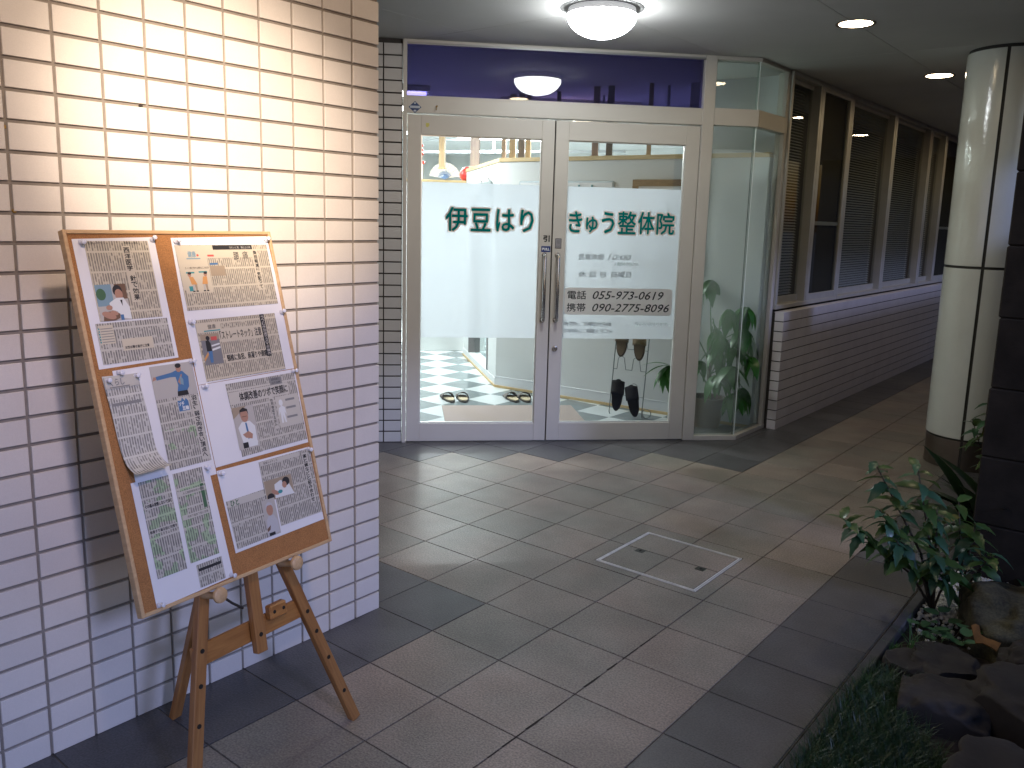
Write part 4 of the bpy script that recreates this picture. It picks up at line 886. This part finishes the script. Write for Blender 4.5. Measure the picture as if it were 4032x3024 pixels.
# slippers on the floor
sole_m = M('dark slipper edge', (.07, .06, .05), .6); inner_m = M('straw insole', (.50, .43, .28), .8); strap_m = M('grey brown strap', (.13, .115, .10), .7)
def sole_pts(L, w, k=1):
    P = []
    for i in range(24):
        a = 2*math.pi*i/24; y = math.cos(a)*L/2; x = math.sin(a)*w/2*(1.0+.12*math.cos(a))*(1-.10*math.exp(-((y/L)+.08)**2*60)); P.append((x*k, y*k))
    return P
def slipper(label, T, grp, mats=(sole_m, inner_m, strap_m), L=.26, w=.095, closed=False):
    t = thing('slipper', label, 'slipper', T, grp)
    B().poly(sole_pts(L, w), 0, .014).obj('sole', mats[0], t); B().poly(sole_pts(L, w, .88), .014, .006).obj('insole', mats[1], t)
    b = B(); n = 12; y0, y1 = (.005, .105) if not closed else (-.01, .122)
    for j in range(6):
        v = j/5; y = y0+(y1-y0)*v; hw = w/2*(1.02 if not closed else (1.02-.35*v**3)); hh = .052*(1-.55*v) if not closed else .055*(1-.62*v*v)
        for i in range(n+1):
            a = math.pi*i/n; b.v.append((math.cos(a)*hw, y+.012*math.sin(a), .008+math.sin(a)*hh))
    for j in range(5):
        for i in range(n): a = j*(n+1)+i; b.f.append((a, a+1, a+n+2, a+n+1)); b.mi.append(0)
    if closed: b.f.append(tuple(5*(n+1)+i for i in range(n+1))); b.mi.append(0)
    o = b.obj('strap', mats[2], t, smooth=True); md = o.modifiers.new('thickness', 'SOLIDIFY'); md.thickness = .004; return t
G1 = 'slippers set out on the checkered floor'
for (s, lb) in ((.365, 'outermost slipper on the left behind the left door'), (.483, 'second slipper from the left, right one of the left pair'), (.895, 'third slipper from the left, left one of the inner pair'), (1.005, 'fourth slipper from the left, nearest the door seam')):
    slipper('grey open toed '+lb, DF @ TR(s-.012, 1.335, 0, rz=(11 if s in (.365, .895) else 2)), G1)
# shoe rack
pA, pB_ = V((1.578, .800, 0)), V((1.794, .640, 0)); d_ = pB_-pA; wR = d_.length; ang = math.atan2(d_.y, d_.x)
RF = DF @ Matrix.Translation(pA) @ Matrix.Rotation(ang, 4, 'Z') @ Matrix.Rotation(R(-8), 4, 'X')
rk = thing('slipper_rack', 'tall narrow wire rack for slippers standing against the partition', 'rack', RF)
wire = M('grey wire', (.20, .24, .24), .35, .8)
b = B(); b.tube([(0, .10, .0), (0, .02, .002), (0, 0, .02), (.0, 0, .95), (.02, 0, .97), (wR-.02, 0, .97), (wR, 0, .95), (wR, 0, .02), (wR, .02, .002), (wR, .10, .0)], .004, 6); b.obj('frame', wire, rk)
for z in (.16, .36, .52, .78):
    pts = []
    for k in range(2):
        c = wR*(.27+.46*k)
        pts += [(c-.045, 0, z)]+[(c-.030+.0*i, -.035, z+.01*i) for i in range(1)]+[(c-.028, -.03, z+.06)]+[(c+.028*math.cos(R(180-q)), -.032, z+.075+.026*math.sin(R(q))) for q in range(20, 180, 32)]+[(c+.028, -.03, z+.06), (c+.035, -.012, z)]
    b = B(); b.tube([(0, 0, z)]+pts+[(wR, 0, z)], .0026, 5); b.obj('holder', wire, rk)
b = B(); b.tube([(wR+.03+.035*math.cos(R(q)), .02, .04+.035*math.sin(R(q))) for q in range(0, 370, 24)], .003, 5); b.obj('foot_loop', wire, rk)
blackm = (M('black rubber', (.006, .006, .007), .8, spec=.1), M('black footbed', (.007, .007, .008), .9, spec=.1), M('black strap', (.008, .008, .009), .7, spec=.2))
brownm = (M('brown slipper sole', (.06, .045, .03), .5), M('brown insole', (.14, .10, .06), .5), M('olive brown vinyl', (.20, .15, .085), .35))
G2 = 'footwear held on the wire rack'
slipper('black sandal low on the rack, the one toward the door seam', RF @ TR(wR*.26, -.035, .16, rx=92, rz=6), G2, blackm, .25, .095)
slipper('black sandal low on the rack, the one toward the plant', RF @ TR(wR*.76, -.035, .13, rx=92, ry=-14), G2, blackm, .25, .095)
slipper('brown slipper higher on the rack, the one toward the door seam', RF @ TR(wR*.24, -.03, .58, rx=92), G2, brownm, .25, .10, True)
slipper('brown slipper higher on the rack, the one toward the plant', RF @ TR(wR*.78, -.03, .565, rx=92, ry=-3), G2, brownm, .25, .10, True)

# ---- leaves
def leaf_mesh(name, L, w, mt, droop=.25, fold=.18, n=6, teeth=0.):
    """a blade along +x with a folded midrib and a drooping tip"""
    b = B()
    for i in range(n+1):
        u = i/n; hw = w/2*math.sin(math.pi*min(1, u*.93+.07)**.8)*(1 if i < n else 0); hw = max(hw, .0005)
        if teeth and 0 < i < n: hw *= 1+(teeth if i % 2 else -teeth)
        x = L*u*(1-.12*droop*u); z = -droop*L*u*u
        b.v += [(x, -hw, z+fold*hw), (x, 0, z), (x, hw, z+fold*hw)]
    for i in range(n): a = i*3; b.f += [(a, a+3, a+4, a+1), (a+1, a+4, a+5, a+2)]; b.mi += [0, 0]
    return b.mesh(name, mt, True)
def leaf_mat(name, c, rough=.35, tr=.25):
    mt = M(name, c, rough, rnd=.25, var=.15, sc=25); N = mt.node_tree.nodes; L = mt.node_tree.links; b = N['Principled BSDF']; o = N['Material Output']
    t = N.new('ShaderNodeBsdfTranslucent'); t.inputs[0].default_value = (c[0]*2, c[1]*2, c[2]*1.2, 1); mx = N.new('ShaderNodeMixShader'); mx.inputs[0].default_value = tr
    L.new(b.outputs[0], mx.inputs[1]); L.new(t.outputs[0], mx.inputs[2]); L.new(mx.outputs[0], o.inputs[0]); return mt
def put_leaf(me, par, p, yaw_, pitch_, roll_=0, s=1, nm='leaf'):
    return link(nm, me, par, Matrix.Translation(p) @ Matrix.Rotation(R(yaw_), 4, 'Z') @ Matrix.Rotation(R(-pitch_), 4, 'Y') @ Matrix.Rotation(R(roll_), 4, 'X') @ Matrix.Scale(s, 4))
# money tree behind the side glass
mg = leaf_mat('money tree leaf', (.04, .16, .03), .3, .3); ml = leaf_mesh('leaf', .20, .078, mg, .5, .15, 8)
PT = DF @ TR(2.22, .40, 0)
mt_ = thing('potted_tree', 'bushy potted money tree standing behind the frosted side glass', 'plant', PT)
pot = B().lathe([(0, .004), (.10, .004), (.125, .20), (.135, .20), (.135, .225), (.118, .225), (.115, .19), (0, .19)], 28).obj('pot', M('brown ceramic pot', (.10, .07, .05), .3), mt_, auto=40)
B().lathe([(0, .192), (.112, .192)], 20).obj('soil', soil, pot)
bark = M('grey green bark', (.16, .15, .09), .8, var=.3, sc=30, bump=.5, bs=120)
B().tube([(0, 0, .18), (.01, .0, .32), (-.005, .01, .50), (.01, 0, .66)], [.022, .017, .015, .010], 10).obj('trunk', bark, mt_, smooth=True)
whorls = [(-.335, -.10, .47, 200), (.02, -.25, .90, 250), (.12, -.12, .47, 300), (.20, -.16, .32, 320), (-.09, -.05, .50, 230), (.05, .02, .72, 60), (-.2, .03, .72, 150), (.22, -.02, .68, 0), (.0, -.12, .60, 270), (.10, -.22, .62, 290), (-.02, -.2, .42, 250), (.16, -.2, .76, 320), (0., .1, 1.08, 90), (.05, -.27, .50, 270), (.14, -.26, .92, 300), (-.04, -.27, .72, 260), (.22, -.24, .56, 330), (.10, -.26, .30, 290)]
for k, (x, y, z, a) in enumerate(whorls):
    B().tube([(0, 0, .3+.03*k), (x*.5, y*.5, (z+.45)/2+.08), (x, y, z)], [.005, .0035, .002], 6).obj('stalk', mg, mt_, smooth=True)
    for q in range(6):
        put_leaf(ml, mt_, (x, y, z), a+q*60+random.uniform(-10, 10), random.uniform(-55, -18), random.uniform(-15, 15), random.uniform(.75, 1.05))
for q, (a, pt) in enumerate(((178, 6), (195, -22), (215, -38), (235, -58), (160, 25))):
    put_leaf(ml, mt_, (-.335, -.10, .47), a, pt, 10, 1.0)

# interior lamps: tube fittings on the clinic ceiling
def fitting(label, s, nn_, rz, pw, col=(.93, .98, 1.0), L=1.2):
    p = dw(s, nn_); T = TR(p.x, p.y, 2.535, rz=rz)
    t = thing('tube_lamp', label, 'lamp', T, 'tube lamps inside the clinic')
    B().box(-L/2-.03, L/2+.03, -.09, .09, -.045, 0, .004).obj('housing', M('white lamp rim', (.7, .7, .68), .4), t)
    for y in (-.045, .045): B().tube([(-L/2, y, -.062), (L/2, y, -.062)], .014, 10).obj('tube', M('lit tube', (.9, .9, .9), .4, emit=(.95, 1, 1), es=14), t)
    d = bpy.data.lights.new('tube_light', 'AREA'); d.shape = 'RECTANGLE'; d.size = L; d.size_y = .16; d.energy = pw; d.color = col
    o = bpy.data.objects.new('tube_light', d); COL.objects.link(o); o.matrix_world = T @ Matrix.Translation((0, 0, -.080)); return t
fitting('tube lamp just left of the partition corner', -.44, 1.78, 46, 84); fitting('tube lamp above the partition corner', .55, 2.75, 46, 34)
fitting('added unseen tube lamp brightening the right door film', 1.45, 2.2, 46, 110)  # added out of view to brighten the right film and side glass
fitting('tube lamp seen at the top of the left door glass', .62, 5.1, 46, 260); fitting('tube lamp deep in the far room behind the posts', 1.25, 5.3, 46, 150)
fitting('tube lamp at the far left of the room', -.9, 3.9, 46, 80)

# ================================================================== PLANTING BED
gl_ = leaf_mat('glossy green leaf', (.055, .105, .028), .3, .2); gl2 = leaf_mat('blue green leaf', (.05, .115, .06), .3, .2); gl3 = leaf_mat('yellowing leaf', (.13, .12, .03), .45, .2)
dkg = leaf_mat('dark blade leaf', (.014, .035, .014), .35, .1); twig = M('brown twig', (.06, .045, .03), .8)
lms = [leaf_mesh('leaf', .115, .046, gl_, .35, .25, 8, .12), leaf_mesh('leaf', .10, .042, gl2, .5, .25, 8, .12), leaf_mesh('leaf', .085, .034, gl3, .6, .2, 8, .1)]
def shrub(label, x, y, stems, grp=None, lf=lms, seed=1, s=1.):
    rnd = random.Random(seed); t = thing('shrub', label, 'shrub', TR(x, y, -.03), grp)
    for (dx, dy, h, nl_, wh) in stems:
        nl_ = int(nl_*1.2)
        pts = [(0, 0, 0), (dx*.25, dy*.25, h*.4), (dx*.65, dy*.65, h*.72), (dx, dy, h)]
        B().tube(pts, [.006, .005, .0035, .002], 6).obj('stem', twig, t, smooth=True)
        for k in range(nl_):
            u = .45+.55*(k/max(1, nl_-1))**.8; a = k*137.5+rnd.uniform(-20, 20)
            i = min(2, int(u*3)); v = u*3-i; P = V(pts[i]).lerp(V(pts[min(i+1, 3)]), v) if i < 3 else V(pts[3])
            put_leaf(rnd.choice(lf[:2] if rnd.random() < .88 else lf), t, P, a, rnd.uniform(-28, 18)+(22 if u > .93 else 0), rnd.uniform(-25, 25), s*rnd.uniform(.65, 1.1)*(1 if u < .9 else .8))
    return t
shrub('leafy shrub with serrated green leaves leaning over the pavement edge', 1.345, 1.50, [(-.24, -.14, .60, 20, 1), (-.10, -.08, .61, 14, 1), (-.31, -.25, .38, 24, 1), (-.20, -.16, .42, 22, 1), (-.12, -.22, .34, 18, 1), (.02, -.18, .30, 16, 1), (-.02, -.04, .44, 14, 1), (.09, -.10, .24, 12, 1), (-.05, .10, .38, 12, 1)], seed=3)
shrub('smaller shrub with broad leaves in front of the dark pillar', 1.42, 1.62, [(.02, .0, .36, 12, 1), (.10, -.08, .28, 12, 1), (-.06, .06, .42, 10, 1)], seed=8, s=1.1)
bm_ = leaf_mesh('leaf', .46, .085, dkg, .45, .25, 10); bm2 = leaf_mesh('leaf', .34, .075, dkg, .25, .25, 10)
t = thing('broad_leaf_plant', 'clump of long dark arching leaves between shrub and round column', 'plant', TR(1.36, 2.35, -.03))
rnd = random.Random(5)
for k in range(22):
    a = 200+rnd.uniform(-110, 110); pt = rnd.uniform(20, 70); put_leaf(rnd.choice((bm_, bm2)), t, (rnd.uniform(-.06, .06), rnd.uniform(-.12, .12), rnd.uniform(0, .22)), a, pt, rnd.uniform(-20, 20), rnd.uniform(.8, 1.15))
shrub('thin shrub with a few pale leaves beside the round column', 1.30, 3.05, [(-.08, -.05, .62, 12, 1), (-.16, .05, .48, 12, 1), (.02, .04, .78, 10, 1), (-.02, -.14, .40, 12, 1)], seed=12, s=1.15)
rl = leaf_mesh('leaf', .055, .045, leaf_mat('round leaf', (.06, .13, .05), .35, .2), .1, .1, 6)
t = thing('ground_plant', 'low plant with small round leaves in front of the mossy rock', 'plant', TR(1.43, 1.19, -.03)); rnd = random.Random(2)
for k in range(26):
    P = V((rnd.uniform(-.10, .12), rnd.uniform(-.10, .10), rnd.uniform(.02, .10))); put_leaf(rl, t, P, rnd.uniform(0, 360), rnd.uniform(-10, 20), 0, rnd.uniform(.6, 1.15))
    if k % 2: B().tube([(P.x*.5, P.y*.5, 0), tuple(P)], .0012, 4).obj('stem', twig, t)
def grass_clump(name, label, cat, x0, x1, y0, y1, n, h, mt, kind=None, seed=1, z0=-.03, mask=None):
    rnd = random.Random(seed); b = B()
    for k in range(n):
        x, y = rnd.uniform(x0, x1), rnd.uniform(y0, y1)
        if mask and not mask(x, y): continue
        # tufts
        if rnd.random() < .9: x = round(x/.055)*.055+rnd.gauss(0, .012); y = round(y/.055)*.055+rnd.gauss(0, .012)
        a = rnd.uniform(0, 6.28); L = h*rnd.uniform(.6, 1.2); w_ = .0016; c, s = math.cos(a), math.sin(a); le = rnd.uniform(.35, 1.1)
        P = []
        for q in range(4):
            u = q/3; ww = w_*(1-u*.85); rx, rz = L*le*u*u*.8, L*(u-.35*le*u*u)
            P += [(x+c*rx-s*ww, y+s*rx+c*ww, z0+rz), (x+c*rx+s*ww, y+s*rx-c*ww, z0+rz)]
        b.add(P, [(0, 1, 3, 2), (2, 3, 5, 4), (4, 5, 7, 6)])
    o = b.obj(name, mt); return tag(o, label, cat, kind=kind)
grass_clump('mondo_grass', 'dense patch of dark dwarf mondo grass along the pavement edge', 'grass', 1.31, 1.66, -.10, .80, 15000, .085, leaf_mat('mondo grass blade', (.018, .058, .014), .35, .15), 'stuff', mask=lambda x, y: x < 1.60-.22*max(0, (y-.35))/.45+.03*math.sin(y*20))
grass_clump('weed_tuft', 'bright green tuft of long curved blades behind the dwarf grass', 'grass', 1.36, 1.42, 1.00, 1.06, 46, .16, leaf_mat('bright grass blade', (.07, .17, .05), .4, .2), seed=5)
grass_clump('weed_tuft', 'small bright weed at the kerb by the dwarf grass', 'grass', 1.315, 1.345, .70, .74, 60, .06, leaf_mat('bright grass blade', (.07, .17, .05), .4, .2), seed=6)
grass_clump('weed_tuft', 'tiny pale weed growing out of the kerb joint', 'grass', 1.305, 1.335, 1.00, 1.04, 50, .05, leaf_mat('bright grass blade', (.07, .17, .05), .4, .2), seed=7)
bush_leaf = leaf_mat('hedge leaf', (.03, .07, .025), .4, .2)
for k, (x, y, r, h, lb) in enumerate(((2.62, .05, .30, .60, 'rounded clipped bush nearest the viewer along the bed'), (2.58, .62, .26, .68, 'rounded clipped bush in the middle of the bed'), (2.66, 1.25, .30, .62, 'rounded clipped bush beyond the middle of the bed'), (2.6, -.7, .36, .58, 'wide clipped bush behind the viewer along the bed'), (2.7, 2.1, .40, .62, 'tall clipped bush level with the dark pillar'))):
    t = thing('bush', lb, 'bush', TR(x, y, -.03), 'clipped bushes along the back of the bed'); B().tube([(0, 0, 0), (.01, 0, h*.6)], [.02, .01], 6).obj('trunk', twig, t)
    rnd = random.Random(50+k); b = B()
    for q in range(2600):
        a = rnd.uniform(0, 6.28); u = rnd.uniform(-1, 1); rr = r*(.72+.28*rnd.random())*(1+.14*math.sin(a*3+k)+.08*math.sin(a*7)); c = V((rr*math.cos(a)*math.sqrt(1-u*u), rr*math.sin(a)*math.sqrt(1-u*u), h*.55+u*h*.45*(.85+.15*math.sin(a*4))))
        e1 = V((rnd.gauss(0, 1), rnd.gauss(0, 1), rnd.gauss(0, 1))).normalized()*.022; e2 = e1.cross(V((rnd.gauss(0, 1), rnd.gauss(0, 1), rnd.gauss(0, 1)))).normalized()*.012
        b.add([c-e1, c+e2, c+e1, c-e2], [(0, 1, 2, 3)])
    b.obj('crown', bush_leaf, t)
# white gravel
b = B(); rnd = random.Random(4)
def pebble(b, x, y, z, r):
    o = []; rz = rnd.uniform(.5, .8)
    for (th_, ph_) in ((90, 0), (30, 0), (30, 72), (30, 144), (30, 216), (30, 288), (-30, 36), (-30, 108), (-30, 180), (-30, 252), (-30, 324), (-90, 0)):
        q = r*rnd.uniform(.85, 1.15); o.append((x+q*math.cos(R(th_))*math.cos(R(ph_)), y+q*math.cos(R(th_))*math.sin(R(ph_)), z+q*rz*math.sin(R(th_))))
    F = [(0, i, i % 5+1) for i in range(1, 6)]+[(i, i+5, i % 5+1) for i in range(1, 6)]+[(i % 5+1, i+5, i % 5+6) for i in range(1, 6)]+[(11, i % 5+6, i+5) for i in range(1, 6)]
    b.add(o, F)
for k in range(2600):
    x, y = 1.31+abs(rnd.gauss(0, 1))*.16, 1.72+rnd.gauss(0, .16)
    if x > 1.9 or x < 1.31: continue
    pebble(b, x, y, -.028+rnd.uniform(0, .012), rnd.uniform(.006, .011))
tag(b.obj('gravel', M('white gravel stone', (.50, .48, .42), .75, var=.3, sc=60), smooth=False), 'white gravel spread at the foot of the dark pillar', 'gravel', kind='stuff')
# rocks
def rock(label, x, y, z, rx, ry, rz, seed, mt, cat='rock', name='rock', rot=0):
    bm = bmesh.new(); bmesh.ops.create_icosphere(bm, subdivisions=5, radius=1); rr = random.Random(seed); o = V((rr.uniform(0, 50), rr.uniform(0, 50), rr.uniform(0, 50)))
    for v in bm.verts:
        p = v.co.copy(); cell = noise.cell_vector(p*1.1+o)
        d = 1+.38*noise.noise(p*1.0+o)+.22*noise.noise(p*2.1+o)+.09*noise.noise(p*5+o)+.035*noise.noise(p*13+o)-.10*max(0, noise.noise(p*2.7-o))
        q = p*d; q = V((q.x*1.12, q.y*1.12, q.z)); q = V((max(-.9, min(.82, q.x)), max(-.85, min(.85, q.y)), max(-.8, min(.74+.1*noise.noise(p*2+o), q.z))))
        v.co = V((q.x*rx, q.y*ry, q.z*rz))
    me = bpy.data.meshes.new(name); bm.to_mesh(me); bm.free(); me.materials.append(mt); me.polygons.foreach_set('use_smooth', [True]*len(me.polygons))
    o2 = link(name, me, None, TR(x, y, z, rz=rot)); return tag(o2, label, cat)
moss = M('mossy rock', (.060, .056, .030), .95, var=.45, sc=14, bump=1., bs=70, speck=.3, ss=120); drk = M('dark brown rock', (.030, .025, .020), .85, var=.3, sc=9, bump=.8, bs=60)
rock('large flat mossy rock in front of the dark pillar', 1.72, 1.42, .03, .27, .22, .17, 3, moss, rot=20)
rock('dark rock resting on the mossy rock at the picture edge', 1.78, 1.52, .17, .12, .10, .07, 9, drk)
rock('brown rock between the round leaved plant and the flat ochre shard', 1.50, .96, -.02, .13, .12, .09, 11, drk, rot=40)
rock('low grey rock beside the dwarf grass', 1.56, .70, -.01, .15, .13, .10, 17, drk, rot=10)
rock('rounded stone poking up behind the kerb weed', 1.40, .90, -.02, .085, .09, .07, 23, drk)
rock('big dark rock at the lower picture corner', 1.80, .78, .02, .17, .22, .13, 29, drk, rot=60)
rock('dark rock lying behind the dwarf grass toward the viewer', 1.78, .38, -.01, .17, .16, .11, 31, drk)
rock('dark rock between the mossy rock and the ochre shard', 1.78, 1.10, .02, .16, .13, .14, 37, drk)
t = thing('ochre_scrap', 'flat matt ochre shard wedged among the dark rocks', 'scrap', TR(1.60, 1.03, .125, rx=35, rz=20))  # thin jagged ochre plate tilted among the rocks
b = B(); P = [(-.04, .04), (-.027, .047), (-.016, .042), (-.014, .01), (.0, .0), (.022, -.004), (.045, -.012), (.036, -.03), (.03, -.043), (.01, -.03), (-.01, -.022), (-.032, -.027), (-.036, .0)]; b.poly(P, 0, .006); b.obj('scrap_body', M('matt ochre', (.17, .075, .012), .8, var=.5, sc=30), t)
